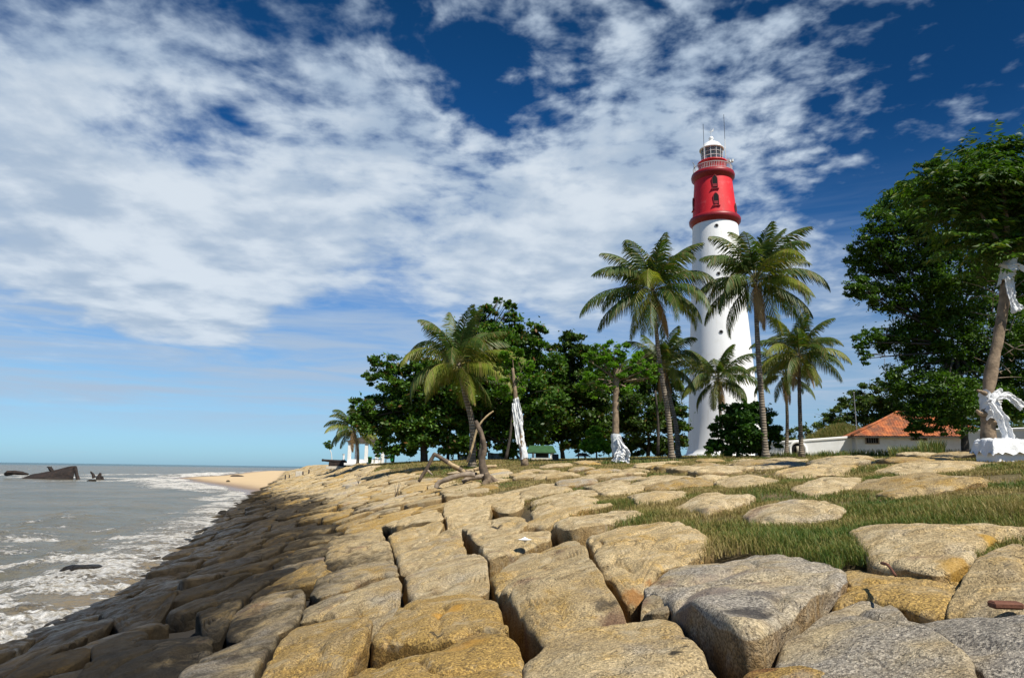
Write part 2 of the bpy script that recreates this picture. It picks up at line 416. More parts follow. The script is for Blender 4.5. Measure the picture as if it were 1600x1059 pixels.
    n.put(n.bsdf.inputs['Roughness'], rg); n.bsdf.inputs['Specular IOR Level'].default_value = .22
    ck = n.node('ShaderNodeTexVoronoi', {'Vector': n.vmath('ADD', n.pos, nzs), 'Scale': 1.25}, feature='DISTANCE_TO_EDGE').outputs[0]
    ck = n.math('MULTIPLY', n.maprange(ck, .003, .016, 1, 0), n.maprange(n.noise(n.pos, 1.3, 2), .50, .58))
    mid = n.math('SUBTRACT', mid, n.math('MULTIPLY', ck, .35))
    hgt = n.math('ADD', n.math('MULTIPLY', mid, 1.6), n.math('ADD', n.math('MULTIPLY', fine, .55), n.math('MULTIPLY', n.math('ADD', vs, gr), .16)))
    bp = n.node('ShaderNodeBump', {'Strength': 1.0, 'Distance': 0.034, 'Height': hgt})
    n.put(n.bsdf.inputs['Normal'], bp.outputs[0])
    return m
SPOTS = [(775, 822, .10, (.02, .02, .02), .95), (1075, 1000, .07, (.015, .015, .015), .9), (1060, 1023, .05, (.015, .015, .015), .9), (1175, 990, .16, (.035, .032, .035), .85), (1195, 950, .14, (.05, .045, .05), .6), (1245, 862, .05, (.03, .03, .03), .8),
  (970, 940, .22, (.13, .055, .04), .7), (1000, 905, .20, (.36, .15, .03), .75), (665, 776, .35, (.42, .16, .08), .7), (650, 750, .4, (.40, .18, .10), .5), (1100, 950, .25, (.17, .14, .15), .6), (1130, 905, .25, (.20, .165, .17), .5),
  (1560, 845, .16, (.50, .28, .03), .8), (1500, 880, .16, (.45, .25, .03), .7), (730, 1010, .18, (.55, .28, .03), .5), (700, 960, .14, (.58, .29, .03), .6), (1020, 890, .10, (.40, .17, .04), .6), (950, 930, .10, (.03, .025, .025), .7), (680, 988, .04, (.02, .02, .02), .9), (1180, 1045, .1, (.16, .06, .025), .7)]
STONE = m_stone()

# ------------------------------------------------------------------ ground sheet
def nonuni(segs):
    out = []
    for a, b, st in segs: out.append(np.arange(a, b, st))
    return np.concatenate(out)
gx = nonuni([(-170, -40, 2.5), (-40, -12, .8), (-12, 14, .16), (14, 40, .6), (40, 120, 3), (120, 700, 20)])
gy = nonuni([(-30, 0, 1.2), (0, 14, .16), (14, 40, .5), (40, 200, 2), (200, 600, 8), (600, 1300, 25)])
GX, GY = np.meshgrid(gx, gy)
hr = Hr(GX, GY); pl = plat(GX, GY)
gz = hr-0.34*(1-pl)-0.08*pl
sand = Hsand(GX, GY); sand = np.where(GY > 60, sand, -9)
issand = np.clip((sand-gz)*20, 0, 1)
gz = np.maximum(gz, sand)
gz = gz+pl*0.03*fb2(GX, GY, 1.3, 3, 8)*(GY < 60)
gz = gz-30*sst(1200, 1290, GY)-1.5*sst(640, 1100, GY)
V = np.stack([GX, GY, gz], -1).reshape(-1, 3)
nx, ny = len(gx), len(gy); I = np.arange(nx*ny).reshape(ny, nx)
Q = np.stack([I[:-1, :-1], I[:-1, 1:], I[1:, 1:], I[1:, :-1]], -1).reshape(-1, 4)
m, n = mat('ground_soil')
a1 = n.node('ShaderNodeAttribute', attribute_name='sand').outputs['Fac']; a2 = n.node('ShaderNodeAttribute', attribute_name='plat').outputs['Fac']
z_ = n.node('ShaderNodeSeparateXYZ', {0: n.pos}).outputs[2]
soil = n.mix(n.maprange(n.noise(n.pos, 1.2, 6, .65), .4, .62), (0.26, 0.19, 0.085), (0.15, 0.13, 0.04))
soil = n.mix(n.math('MULTIPLY', n.maprange(n.noise(n.pos, 30, 5, .7), .4, .65), .75), soil, (0.07, 0.055, 0.025))
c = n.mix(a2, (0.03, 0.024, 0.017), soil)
dry = n.mix(n.noise(n.pos, .3, 5), (0.50, 0.36, 0.20), (0.62, 0.47, 0.28))
wets = n.mix(n.maprange(z_, .07, .30, 1, 0), dry, (0.24, 0.165, 0.11))
c = n.mix(a1, c, wets)
n.put(n.bsdf.inputs['Base Color'], c)
n.put(n.bsdf.inputs['Roughness'], n.mix(n.math('MULTIPLY', a1, n.maprange(z_, .05, .2, 1, 0)), (.95,)*3, (.25,)*3))
bp = n.node('ShaderNodeBump', {'Strength': 1.0, 'Distance': .06, 'Height': n.noise(n.pos, 16, 7, .75)}); n.put(n.bsdf.inputs['Normal'], bp.outputs[0])
g = np_mesh('ground', V, Q, None, m, True, attrs={'sand': issand.ravel(), 'plat': pl.ravel()})
tag(g, 'sandy ground with dry grass behind the stone slope and pale beach', 'ground', kind='structure')
# ------------------------------------------------------------------ stones traced from the photo (full-size pixels)
# (outline, ochre, value, grey, label)
TR = [
 ([(815,1035),(850,1010),(905,990),(960,970),(1040,952),(1062,962),(1075,985),(1110,1030),(1140,1059),(1160,1090),(1000,1130),(820,1110)], .25,1.0,.25,'large rounded grey ochre stone block at the bottom centre beside the deep dark crevice'),
 ([(739,977),(762,980),(790,988),(810,997),(818,1018),(816,1053),(805,1120),(520,1120),(534,1045),(566,1018),(624,1006),(682,1000),(720,991)], 1.0,1.0,-.3,'most orange stone block at the bottom edge left of the grey ochre one'),
 ([(582,995),(598,973),(624,946),(650,931),(688,926),(739,920),(765,925),(784,944),(797,973),(792,982),(762,976),(739,973),(720,989),(682,995),(624,1002),(582,1005)], .75,1.0,-.2,'flat orange stained block directly above the most orange stone'),
 ([(632,899),(643,886),(666,880),(694,867),(720,861),(746,861),(762,874),(766,899),(763,915),(723,921),(656,930),(637,923)], .2,1.05,.25,'smooth pale grey beige block with rounded oval top above the orange stained block'),
 ([(406,1053),(432,1008),(461,973),(522,957),(560,958),(581,973),(579,995),(550,1027),(528,1050),(515,1110),(390,1110)], .75,.9,.1,'long tan and orange block at the bottom edge where dark stones meet light ones'),
 ([(469,966),(477,947),(512,931),(544,912),(592,896),(614,899),(627,918),(624,944),(605,970),(589,986),(582,970),(554,955),(506,958)], .3,.95,.3,'grey tan ridged block in the column left of the deep vertical gap'),
 ([(483,928),(496,902),(534,886),(566,874),(598,867),(614,874),(629,899),(630,920),(621,906),(605,894),(579,902),(534,922),(506,933)], .3,.8,.3,'narrow slanted block whose right end drops steeply into the vertical gap'),
 ([(506,888),(512,858),(544,851),(579,845),(608,845),(618,862),(612,872),(589,868),(554,877),(522,890)], .3,1.05,.0,'pale beige block with a rough dark lower rim in the sunlit column'),
 ([(510,854),(528,838),(560,826),(589,819),(605,838),(608,845),(579,845),(544,851)], .3,1.05,-.1,'small sandy wedge block topping the sunlit column'),
 ([(619,867),(643,854),(682,838),(704,827),(717,832),(730,854),(720,862),(682,874),(643,884),(624,886)], .35,1.0,.2,'beige block with reddish left end just above the smooth oval block'),
 ([(605,838),(624,822),(682,813),(694,822),(675,835),(643,848),(621,858)], .45,1.05,-.2,'golden yellow wedge block beside the small sandy wedge'),
 ([(592,817),(618,806),(682,795),(691,803),(694,811),(656,816),(618,822)], .3,1.15,-.2,'flat pale yellow slab above the golden wedge block'),
 ([(694,790),(720,781),(752,782),(768,790),(762,803),(749,814),(720,824),(701,817),(693,803)], .2,1.15,.0,'creamy pale block with a black crack at its upper left corner'),
 ([(723,826),(758,810),(803,798),(819,806),(826,816),(794,832),(762,843),(746,846),(733,835)], .25,1.05,.0,'beige block carrying a round black stain'),
 ([(749,858),(768,845),(800,828),(844,811),(862,828),(861,840),(827,852),(790,866),(765,880),(755,870)], .25,1.1,.05,'beige block with a small white shell lying on its edge'),
 ([(765,897),(780,882),(834,856),(898,839),(915,853),(925,876),(953,907),(988,945),(946,969),(878,990),(862,996),(834,964),(800,934),(775,915)], .4,1.0,.15,'big sloping block with an orange and violet stained right corner in the middle foreground'),
 ([(914,832),(946,825),(990,817),(1037,812),(1064,817),(1085,831),(1118,836),(1103,853),(1058,866),(1024,876),(1014,892),(998,932),(953,893),(929,870)], .35,1.15,-.2,'sandy beige block whose front corner is stained deep orange above the crevice'),
 ([(1020,885),(1044,870),(1092,863),(1139,853),(1173,848),(1224,856),(1300,868),(1324,882),(1330,906),(1305,922),(1262,955),(1218,993),(1200,1028),(1167,1041),(1105,988),(1061,958),(1044,944),(1009,917)], -.2,1.0,.62,'largest grey violet boulder block with black blotches right of the crevice'),
 ([(1210,1028),(1222,993),(1268,955),(1307,925),(1345,918),(1395,927),(1429,983),(1480,1016),(1530,1055),(1540,1120),(1205,1120)], .15,.95,.6,'large blue grey boulder with a sloping side at the lower right of the picture'),
 ([(1399,925),(1464,946),(1540,957),(1600,958),(1700,980),(1700,1110),(1560,1110),(1536,1052),(1482,1010),(1436,980)], .1,.9,.8,'dark blue grey slab in the bottom right corner'),
 ([(1321,829),(1359,817),(1429,815),(1498,817),(1600,820),(1660,824),(1640,832),(1579,832),(1540,852),(1516,873),(1470,892),(1394,882),(1359,875),(1343,854)], .15,1.1,.15,'wide flat pinkish beige slab with an orange front lip at the right'),
 ([(1468,941),(1505,901),(1533,870),(1579,848),(1600,845),(1690,850),(1710,950),(1600,956),(1544,950),(1498,947)], .45,1.0,.3,'speckled yellow grey block in front of the wide flat slab at the right edge'),
 ([(1150,1052),(1190,1038),(1250,1041),(1310,1059),(1320,1110),(1130,1110)], .9,1.0,-.3,'low orange block cut off by the bottom edge below the violet boulder'),
 ([(869,832),(864,810),(912,797),(990,790),(1010,803),(970,812),(936,823),(902,836),(878,838)], .1,1.1,.15,'low grey beige slab edged with grass above the sloping block'),
 ([(827,798),(851,785),(892,773),(936,781),(929,790),(875,799),(834,808)], .15,1.15,.0,'rounded pale slab bordering the first thick grass'),
 ([(1048,792),(1092,773),(1139,773),(1183,775),(1159,788),(1105,801)], .05,1.15,.15,'pale slab with a wavy outline deep among the grass'),
 ([(1157,805),(1195,788),(1241,781),(1296,784),(1321,795),(1315,806),(1255,812),(1185,815)], .0,1.1,.3,'light grey domed slab circled by thick grass'),
 ([(1235,763),(1275,749),(1352,744),(1345,753),(1303,765),(1268,770)], .1,1.1,.1,'narrow pale slab between two bands of grass'),
 ([(1366,767),(1429,751),(1533,746),(1544,754),(1464,765),(1394,772)], .5,1.0,.1,'brownish orange slab behind the thickest grass'),
 ([(1359,737),(1429,725),(1530,723),(1519,732),(1411,739)], .3,1.15,.0,'sandy slab on the upper right near the draped tree'),
 ([(1206,742),(1247,728),(1345,728),(1324,737),(1244,744)], .35,1.15,-.1,'sandy slab in front of the arched niche'),
 ([(1112,754),(1173,744),(1234,751),(1190,759),(1132,761)], .2,1.1,.0,'pale slab on the plateau in front of the tall bare palm trunk'),
 ([(976,778),(1017,768),(1081,764),(1071,773),(1037,783),(997,785)], .2,1.1,.0,'pale slab half buried in yellowish grass'),
 ([(922,764),(953,758),(1017,758),(990,766),(946,771)], .1,1.15,.1,'thin pale slab in the middle of the grassy plateau'),
 ([(1064,751),(1098,742),(1142,744),(1105,753)], .1,1.15,.1,'thin pale slab before the white lighthouse base'),
 ([(727,776),(800,763),(821,765),(819,785),(800,795),(768,790),(745,782)], .3,1.15,-.1,'sunlit beige slab touching the left end of the thick grass'),
 ([(139,1011),(174,993),(223,983),(233,986),(209,1004),(157,1028),(143,1022)], .3,.9,.3,'small dark wet block behind the long dark blocks near the surf'),
 ([(122,1058),(167,1026),(244,999),(314,986),(334,997),(328,1014),(279,1042),(258,1100),(110,1110)], .2,.8,.5,'very long dark slanted block at the bottom left'),
 ([(278,1059),(314,1026),(348,1006),(401,983),(439,976),(432,997),(401,1038),(385,1100),(262,1110)], .3,.95,.5,'dark block with a pale worn right edge at the bottom left'),
 ([(153,958),(195,941),(244,920),(279,913),(286,923),(265,944),(237,962),(192,972)], .3,.9,.3,'brown wet block beside the last foam'),
 ([(307,955),(334,934),(376,927),(383,938),(366,960),(350,978),(341,990),(318,984)], .3,.8,.3,'dark block hanging over the black hole in the lower slope'),
 ([(352,983),(359,965),(387,941),(415,920),(455,906),(468,908),(478,925),(476,948),(462,970),(430,985),(395,990)], .3,1.0,.4,'large brown grey block right of the black hole in the lower slope'),
 ([(1003,938),(1012,928),(1030,923),(1042,932),(1046,950),(1020,952),(1000,950)], .2,.7,.4,'small reddish rubble stone wedged in the crevice'),
]
STONES = []   # dict(c, r(theta), top params)
NTH = 144
TH = np.arange(NTH)*2*pi/NTH
def radial(poly, c, nth=NTH):
    th = np.arange(nth)*2*pi/nth; d = np.stack([np.cos(th), np.sin(th)], 1); r = np.full(nth, np.nan)
    P = np.asarray(poly); n = len(P)
    for i in range(n):
        a = P[i]-c; b = P[(i+1) % n]-c; e = b-a
        det = d[:, 0]*(-e[1])+d[:, 1]*e[0]
        with np.errstate(divide='ignore', invalid='ignore'):
            t = (a[0]*(-e[1])+a[1]*e[0])/det; u = (d[:, 0]*a[1]-d[:, 1]*a[0])/det
        ok = (u >= -1e-6) & (u <= 1+1e-6) & (t > 0) & np.isfinite(t)
        r = np.where(ok & (np.isnan(r) | (t < r)), t, r)
    bad = np.isnan(r)
    if bad.all(): return None
    r[bad] = np.nanmin(r); return r
def csmooth(r, k):
    if k < 1: return r
    w_ = np.hanning(2*k+3)[1:-1]; w_ /= w_.sum()
    rr = np.concatenate([r[-k:], r, r[:k]]); return np.convolve(rr, w_, 'valid')
def centroid(P):
    P = np.asarray(P); x, y = P[:, 0], P[:, 1]; x2, y2 = np.roll(x, -1), np.roll(y, -1); a = (x*y2-x2*y)
    A = a.sum()/2
    return np.array([((x+x2)*a).sum()/(6*A), ((y+y2)*a).sum()/(6*A)]), abs(A)
for pts, oc_, va, gr_, lab in TR:
    W3 = [ground(*p, t0=(1.0)) for p in pts]
    P = np.array([(p.x, p.y) for p in W3]); c, A = centroid(P)
    r = radial(P, c); r = csmooth(r, 1)*.995
    STONES.append(dict(c=c, r=r, poly=P, A=A, tint=(oc_, va, gr_), label=lab, traced=True, seed=len(STONES)+100))
print('traced', [(round(float(s_['c'][0]), 1), round(float(s_['c'][1]), 1), round(math.sqrt(s_['A']), 2)) for s_ in STONES])
NTR = len(STONES)
tc_ = np.array([s_['c'] for s_ in STONES]); trm = np.array([s_['r'].max() for s_ in STONES])
def in_traced(x, y, grow=1.0):
    x = np.atleast_1d(x); y = np.atleast_1d(y); res = np.zeros(x.shape, bool)
    for s_ in STONES[:NTR]:
        dx = x-s_['c'][0]; dy = y-s_['c'][1]; d = np.hypot(dx, dy)
        k_ = (np.arctan2(dy, dx) % (2*pi))/(2*pi)*NTH
        rr = np.interp(k_, np.arange(NTH+1), np.append(s_['r'], s_['r'][0]))
        res |= d < rr*grow
    return res
# --- procedural courses: seeds in (along, across)
seeds = []
rs = random.Random(5)
v = 0
yy = -6.0; row = 0
step = 1.45
alongs = []
y = -6.0
while y < 330:
    st = step*(1 if y < 40 else 1+(y-40)*.006)
    alongs.append((y, st)); y += st
for ri_, (y0, st) in enumerate(alongs):
    off = rs.random()*1.1; s0 = -1.6+off*.6
    while s0 < 26:
        wid = rs.uniform(.85, 1.5)*(1 if y0 < 40 else 1+(y0-40)*.006)
        s_ = s0+wid/2; yy_ = y0+rs.uniform(-.16, .16)*st
        xl = float(np.interp(yy_, _ty, _tx)); cc = float(np.interp(yy_, _ty, _tc))
        x_ = xl+s_/cc
        if s_ > 12 and y0 > 45: break
        seeds.append((x_, yy_, s_, wid)); s0 += wid
S = np.array(seeds)
keep = ~in_traced(S[:, 0], S[:, 1], 1.08)
# on the grassed plateau only some slabs break through
se = s_edge(S[:, 0], S[:, 1]); onp = S[:, 2] > se+.3
keep &= ~(onp & (RNG.random(len(S)) < np.where(S[:, 1] < 30, .60, .82)))
keep &= ~((S[:, 1] < 9.5) & (S[:, 1] > 3.5) & onp & (np.abs(S[:, 0]-S[:, 1]*.4) < S[:, 1]*.55))
keep &= ~((S[:, 1] > 74) & (Hsand(S[:, 0], S[:, 1]) > Hr(S[:, 0], S[:, 1])+.15))
S2 = S[keep]
def vor_cell(i, pts, R):
    c = pts[i]; P = [(-R, -R), (R, -R), (R, R), (-R, R)]
    d = pts-c; dd = (d**2).sum(1); nb = np.where((dd < (2*R)**2) & (dd > 1e-9))[0]; nb = nb[np.argsort(dd[nb])][:18]
    for j in nb:
        nx_, ny_ = d[j]; h = dd[j]/2; out_ = []
        for k_ in range(len(P)):
            a = P[k_]; b = P[(k_+1) % len(P)]; da = a[0]*nx_+a[1]*ny_-h; db = b[0]*nx_+b[1]*ny_-h
            if da <= 0: out_.append(a)
            if (da < 0) != (db < 0):
                t = da/(da-db); out_.append((a[0]+(b[0]-a[0])*t, a[1]+(b[1]-a[1])*t))
        P = out_
        if len(P) < 3: return None
    return np.array(P)+c
# warp metric: cells are rectangular-ish; use true positions
pts2 = S2[:, :2]
gapc = 0
for i in range(len(pts2)):
    x_, y_, s_, wid = S2[i]
    P = vor_cell(i, pts2, .85*max(1, wid/1.1))
    if P is None: continue
    c, A = centroid(P)
    if A < .12: continue
    d_cam = math.hypot(*c)
    nth = 64 if d_cam < 14 else (36 if d_cam < 30 else 18)
    r = radial(P, c, nth)
    if r is None: continue
    r = r-rs.uniform(.025, .10)*(1.25 if s_ < 7 else 1)
    if s_ > float(s_edge(x_, y_))+.2: r = r*.90-.05
    # cut against the traced stones
    if d_cam < 16:
        th = np.arange(nth)*2*pi/nth
        for f in np.linspace(.15, 1, 18)[::-1]:
            bad = in_traced(c[0]+np.cos(th)*r*f, c[1]+np.sin(th)*r*f, 1.02)
            r = np.where(bad, r*f*.97, r) if f < 1 else np.where(bad, r*.97, r)
        if in_traced(np.array([c[0]]), np.array([c[1]]), 1.02)[0]: continue
    if r.max() < .18: continue
    r = np.maximum(r, .06); r = csmooth(r, 1)
    pl_ = float(shore_s(c[0], c[1])) > float(s_edge(c[0], c[1]))+.3
    oc_ = rs.uniform(-.2, .75); gr_ = rs.uniform(-.35, .55)
    STONES.append(dict(c=c, r=r, A=A, tint=(oc_, rs.uniform(.85, 1.15), gr_), traced=False, seed=i+500, plat=pl_, d=d_cam))
print('stones', len(STONES))
def stone_mesh(s_, hi):
    c = s_['c']; r = s_['r']; nth = len(r); th = np.arange(nth)*2*pi/nth; rsd = random.Random(s_['seed'])
    size = math.sqrt(s_['A'])
    pl_ = s_.get('plat', False) or (s_['traced'] and plat(c[0], c[1]) > .5)
    fr = np.concatenate([np.linspace(0, 1, hi+1)[1:-1]**.8*0.94, 0.94+0.06*np.sin(np.linspace(0, 1, max(4, hi//3))*pi/2)])
    hb = 0.012*min(size, 1.3) if not pl_ else 0.06*min(size, 1.4)
    tx, ty_ = rsd.uniform(-.05, .05), rsd.uniform(-.05, .05); dz0 = rsd.uniform(-.09, .09) if not s_['traced'] else 0
    rows = []; amp = 0.045 if hi > 10 else .04
    X = c[0]+np.cos(th)[None]*r[None]*fr[:, None]; Y = c[1]+np.sin(th)[None]*r[None]*fr[:, None]
    edge = np.clip((fr-.90)/.10, 0, 1)[:, None]
    er = 0.042*min(1, size)*(.45+1.3*np.abs(fbm(np.stack([np.cos(th)*2.5+s_['seed'], np.sin(th)*2.5, th*0], -1), 3, 2)))[None]*1.6
    Z = Hr(X, Y)+dz0+hb*(1-(fr[:, None]**2))*.8+tx*(X-c[0])+ty_*(Y-c[1])-er*(1-np.sqrt(np.clip(1-edge**2, 0, 1)))
    P = np.stack([X, Y, Z], -1)
    so = s_['seed']*3.17
    ns = fbm(np.stack([X*2.3+so, Y*2.3, Z*2.3], -1), 4, 3)
    # chiselled facets: the top is the lowest of a few tilted planes
    u_ = (X-c[0])/size; v_ = (Y-c[1])/size; pls = []
    for q in range(4):
        aa = rsd.uniform(0, 6.28); sl = rsd.uniform(.02, .34); pls.append(rsd.uniform(.01, .13)-(cos(aa)*u_+sin(aa)*v_)*sl)
    pm = -np.log(sum(np.exp(-45*q) for q in pls))/45
    pm = np.clip(pm, -.3, .1); pm = pm-pm[-1].mean()
    Z = Z+pm*size*(.42 if not pl_ else .2)
    P = np.stack([X, Y, Z], -1)
    facet = np.abs(fbm(np.stack([X*1.1+so, Y*1.1, Z*0], -1), 2, 7))
    rdg = 1-np.abs(fbm(np.stack([X*1.9+so, Y*1.9, Z*0], -1), 2, 13))*2.6
    Z2 = Z+amp*1.1*ns*size**.5-.055*np.clip(rdg, 0, 1)**7-0.05*np.clip(facet-.12, 0, .3)+.012*np.abs(fbm(np.stack([X*7+so, Y*7, Z*7], -1), 3, 9))
    P[..., 2] = Z2
    # sides
    nsid = 7 if hi > 10 else 3; side = []; topz = Z2[-1]
    depth = .62 if not pl_ else .3
    for q in range(1, nsid+1):
        f = q/nsid; bul = (1+.01*sin(f*pi)-.10*f)
        xs = c[0]+np.cos(th)*r*bul; ys = c[1]+np.sin(th)*r*bul
        nz = fbm(np.stack([xs*3+so, ys*3, (topz-depth*f)*3], -1), 3, 4)
        xs = xs+np.cos(th)*nz*.05*size; ys = ys+np.sin(th)*nz*.05*size
        side.append(np.stack([xs, ys, topz-depth*f], -1))
    P = np.concatenate([P, np.array(side)])
    # outline wobble
    R_ = P.shape[0]
    wob = fbm(np.stack([P[..., 0]*4+so, P[..., 1]*4, P[..., 2]*4], -1), 3, 6)*.030*size
    frw = np.concatenate([np.clip(fr, 0, 1)**6, np.ones(nsid)])[:, None]
    P[..., 0] += wob*frw*np.cos(th); P[..., 1] += wob*frw*np.sin(th)
    cz = P[0, :, 2].mean()
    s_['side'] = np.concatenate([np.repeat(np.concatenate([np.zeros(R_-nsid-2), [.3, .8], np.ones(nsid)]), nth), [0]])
    V = np.concatenate([P.reshape(-1, 3), [[c[0], c[1], cz]]])
    I = np.arange(R_*nth).reshape(R_, nth); J = np.roll(I, -1, 1)
    Q = np.stack([I[:-1], J[:-1], J[1:], I[1:]], -1).reshape(-1, 4)[:, ::-1]
    T = np.stack([np.full(nth, R_*nth), I[0], J[0]], -1)
    return V, Q, T
def stone_label(s_):
    x, y = s_['c']; z = float(Hr(x, y)); s0 = float(shore_s(x, y))
    oc_, va, gr_ = s_['tint']; k_ = 'ochre stained' if oc_ > .5 else ('greyish' if gr_ > .28 else 'plain')
    sz = math.sqrt(s_['A']); w_ = 'small' if sz < 1.02 else 'broad'
    if s_.get('plat'): return f'{w_} {k_} low slab showing through the grass of the plateau', f'{w_} {k_} slabs showing through the grass'
    if z < .45: return f'{w_} {k_} dark wet stone block washed by foam at the foot of the slope', f'{w_} {k_} wet stones in the surf'
    if z < 1.25: return f'{w_} {k_} dark brown stone block on the lower half of the slope', f'{w_} {k_} dark stones of the lower slope'
    return f'{w_} {k_} tan stone block on the dry upper half of the slope', f'{w_} {k_} tan stones of the upper slope'
rest = []
def inview(s_):
    x, y = s_['c']
    if y < .8: return False
    p = Vector((x, y, float(Hr(x, y))))-EYE; d = p.dot(_fw)
    if d < .5: return False
    u = 800+F*p.dot(_rt)/d; v_ = 529.5-F*p.dot(_up)/d; m_ = 60
    return -m_ < u < 1600+m_ and v_ < 1059+90
proc = [s_ for s_ in STONES[NTR:]]
vis = sorted([s_ for s_ in proc if inview(s_)], key=lambda q: q['d']/math.sqrt(q['A'])); nind = 300-NTR
indiv = set(id(q) for q in vis[:nind])
for s_ in STONES:
    if s_['traced']:
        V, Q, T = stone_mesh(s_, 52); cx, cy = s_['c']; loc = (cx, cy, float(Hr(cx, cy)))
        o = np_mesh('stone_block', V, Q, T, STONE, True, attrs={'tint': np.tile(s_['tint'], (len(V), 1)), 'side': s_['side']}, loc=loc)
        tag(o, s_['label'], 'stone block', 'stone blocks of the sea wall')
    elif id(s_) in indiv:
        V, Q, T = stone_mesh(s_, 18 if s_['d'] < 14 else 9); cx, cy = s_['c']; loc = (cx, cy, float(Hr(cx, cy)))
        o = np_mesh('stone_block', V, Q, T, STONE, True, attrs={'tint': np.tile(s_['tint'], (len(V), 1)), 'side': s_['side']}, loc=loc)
        lb, gp = stone_label(s_); tag(o, lb, 'stone block', gp)
    else: rest.append(s_)
mb = MB(); tn = []
for s_ in rest:
    V, Q, T = stone_mesh(s_, 5); mb.add(V, Q, T); tn.append(np.tile(s_['tint'], (len(V), 1)))
o = mb.build('far_stone_blocks', STONE, None, True, attrs={'tint': np.concatenate(tn)})
tag(o, 'mass of small far stone blocks paving the slope toward the beach', 'stone blocks', kind='stuff')
# rubble under the near stones so that gaps end on rock
mb = MB(); tn = []
for k in range(420):
    x_ = rs.uniform(-8, 6); y_ = rs.uniform(1.5, 16)
    if plat(x_, y_) > .3: continue
    r_ = rs.uniform(.05, .13); th = np.linspace(0, 2*pi, 9)[:-1]; V = []
    for a, q in ((-.8, .5), (0, 1), (.7, .7)):
        for t_ in th: V.append((x_+cos(t_)*r_*q, y_+sin(t_)*r_*q, a*r_*.7))
    V = np.array(V); V += (RNG.random(V.shape)-.5)*r_*.5; V[:, 2] += float(Hr(x_, y_))-.32
    Q = [(i*8+j, i*8+(j+1) % 8, (i+1)*8+(j+1) % 8, (i+1)*8+j) for i in range(2) for j in range(8)]
    T = [(16+0, 16+j, 16+j+1) for j in range(1, 7)]
    mb.add(V, Q, T); tn.append(np.tile((.3, .7, .5), (len(V), 1)))
o = mb.build('rubble', STONE, None, False, attrs={'tint': np.concatenate(tn)}); tag(o, 'small broken rubble packed in the gaps between stone blocks', 'rubble', kind='stuff')

# ------------------------------------------------------------------ grass
def stone_cover(x, y, grow=.93):
    res = np.zeros(x.shape, bool)
    for s_ in STONES:
        c = s_['c']; rm = s_['r'].max()
        if float(shore_s(c[0], c[1])) < 7.5: continue
        k0 = np.where((np.abs(x-c[0]) < rm) & (np.abs(y-c[1]) < rm))[0]
        if not len(k0): continue
        dx = x[k0]-c[0]; dy = y[k0]-c[1]; n_ = len(s_['r'])
        k_ = (np.arctan2(dy, dx) % (2*pi))/(2*pi)*n_
        rr = np.interp(k_, np.arange(n_+1), np.append(s_['r'], s_['r'][0]))
        res[k0] |= np.hypot(dx, dy) < rr*grow
    return res
TALLG = [(float(ground(a, b)[0]), float(ground(a, b)[1]), r_, q) for a, b, r_, q in ((1420, 798, .8, .2), (1520, 795, .9, .35), (1590, 790, .9, .35), (1180, 830, .6, .25), (1250, 838, .6, .3), (1190, 846, .5, .3), (1130, 842, .5, .25), (1330, 862, .35, .5), (850, 770, .7, .3))]
def grass(nb, rmin, rmax, a0, a1, hscale, wscale, seed, nseg=2):
    g_ = np.random.default_rng(seed)
    ang = g_.uniform(a0, a1, nb); rad = np.exp(g_.uniform(math.log(rmin), math.log(rmax), nb))
    x = rad*np.sin(ang); y = rad*np.cos(ang)
    # clump
    s0 = shore_s(x, y); m_ = plat(x, y) > g_.random(nb)*.9+.05
    cl = fb2(x, y, 1.6, 3, 21)
    for (gx_, gy_, gr_, ga_) in TALLG: cl = cl+2.2*ga_*np.exp(-((x-gx_)**2+(y-gy_)**2)/gr_**2)
    m_ &= (cl > -.34+.34*g_.random(nb)) | (rad > 20)
    m_ &= ~stone_cover(x, y)
    x, y, cl, rad = x[m_], y[m_], cl[m_], rad[m_]; k_ = len(x)
    tall = np.clip(.55+1.1*fb2(x, y, .5, 3, 33), .42, 1.3)
    for (gx_, gy_, gr_, ga_) in TALLG: tall = tall+ga_*np.exp(-((x-gx_)**2+(y-gy_)**2)/gr_**2)
    h = hscale*tall*g_.uniform(.5, 1.25, k_)*(1+.01*rad)
    wd = wscale*(1+rad*.16)*g_.uniform(.6, 1.3, k_)
    z = Hr(x, y)-.07
    az = g_.uniform(0, 2*pi, k_); ln = g_.uniform(.15, .95, k_)*h
    fx, fy = np.cos(az+1.57), np.sin(az+1.57)
    dx, dy = np.cos(az)*ln, np.sin(az)*ln
    B = np.stack([x, y, z], 1); wv = np.stack([fx*wd, fy*wd, fx*0], 1)
    M1 = B+np.stack([dx*.35, dy*.35, h*.62], 1); Tt = B+np.stack([dx, dy, h*(1-.25*(ln/h))], 1)
    V = np.stack([B-wv, B+wv, M1+wv*.8, M1-wv*.8, Tt], 1).reshape(-1, 3)
    i = np.arange(k_)*5
    Q = np.stack([i, i+1, i+2, i+3], 1); T = np.stack([i+3, i+2, i+4], 1)
    green = np.clip(.17+1.05*fb2(x, y, .8, 3, 44)+g_.uniform(-.30, .30, k_)+.22*(tall-.6), 0, 1)
    return V, Q, T, np.repeat(green, 5)
m, n = mat('grass_blades'); ga = n.node('ShaderNodeAttribute', attribute_name='green').outputs['Fac']
cr = n.node('ShaderNodeValToRGB', {0: ga}); e = cr.color_ramp
e.elements[0].color = (0.38, 0.29, 0.11, 1); e.elements[1].color = (0.055, 0.125, 0.014, 1); e.elements[1].position = 1
k = e.elements.new(.35); k.color = (0.24, 0.21, 0.05, 1); k = e.elements.new(.62); k.color = (0.115, 0.165, 0.022, 1)
n.put(n.bsdf.inputs['Base Color'], cr.outputs[0]); n.bsdf.inputs['Roughness'].default_value = .6
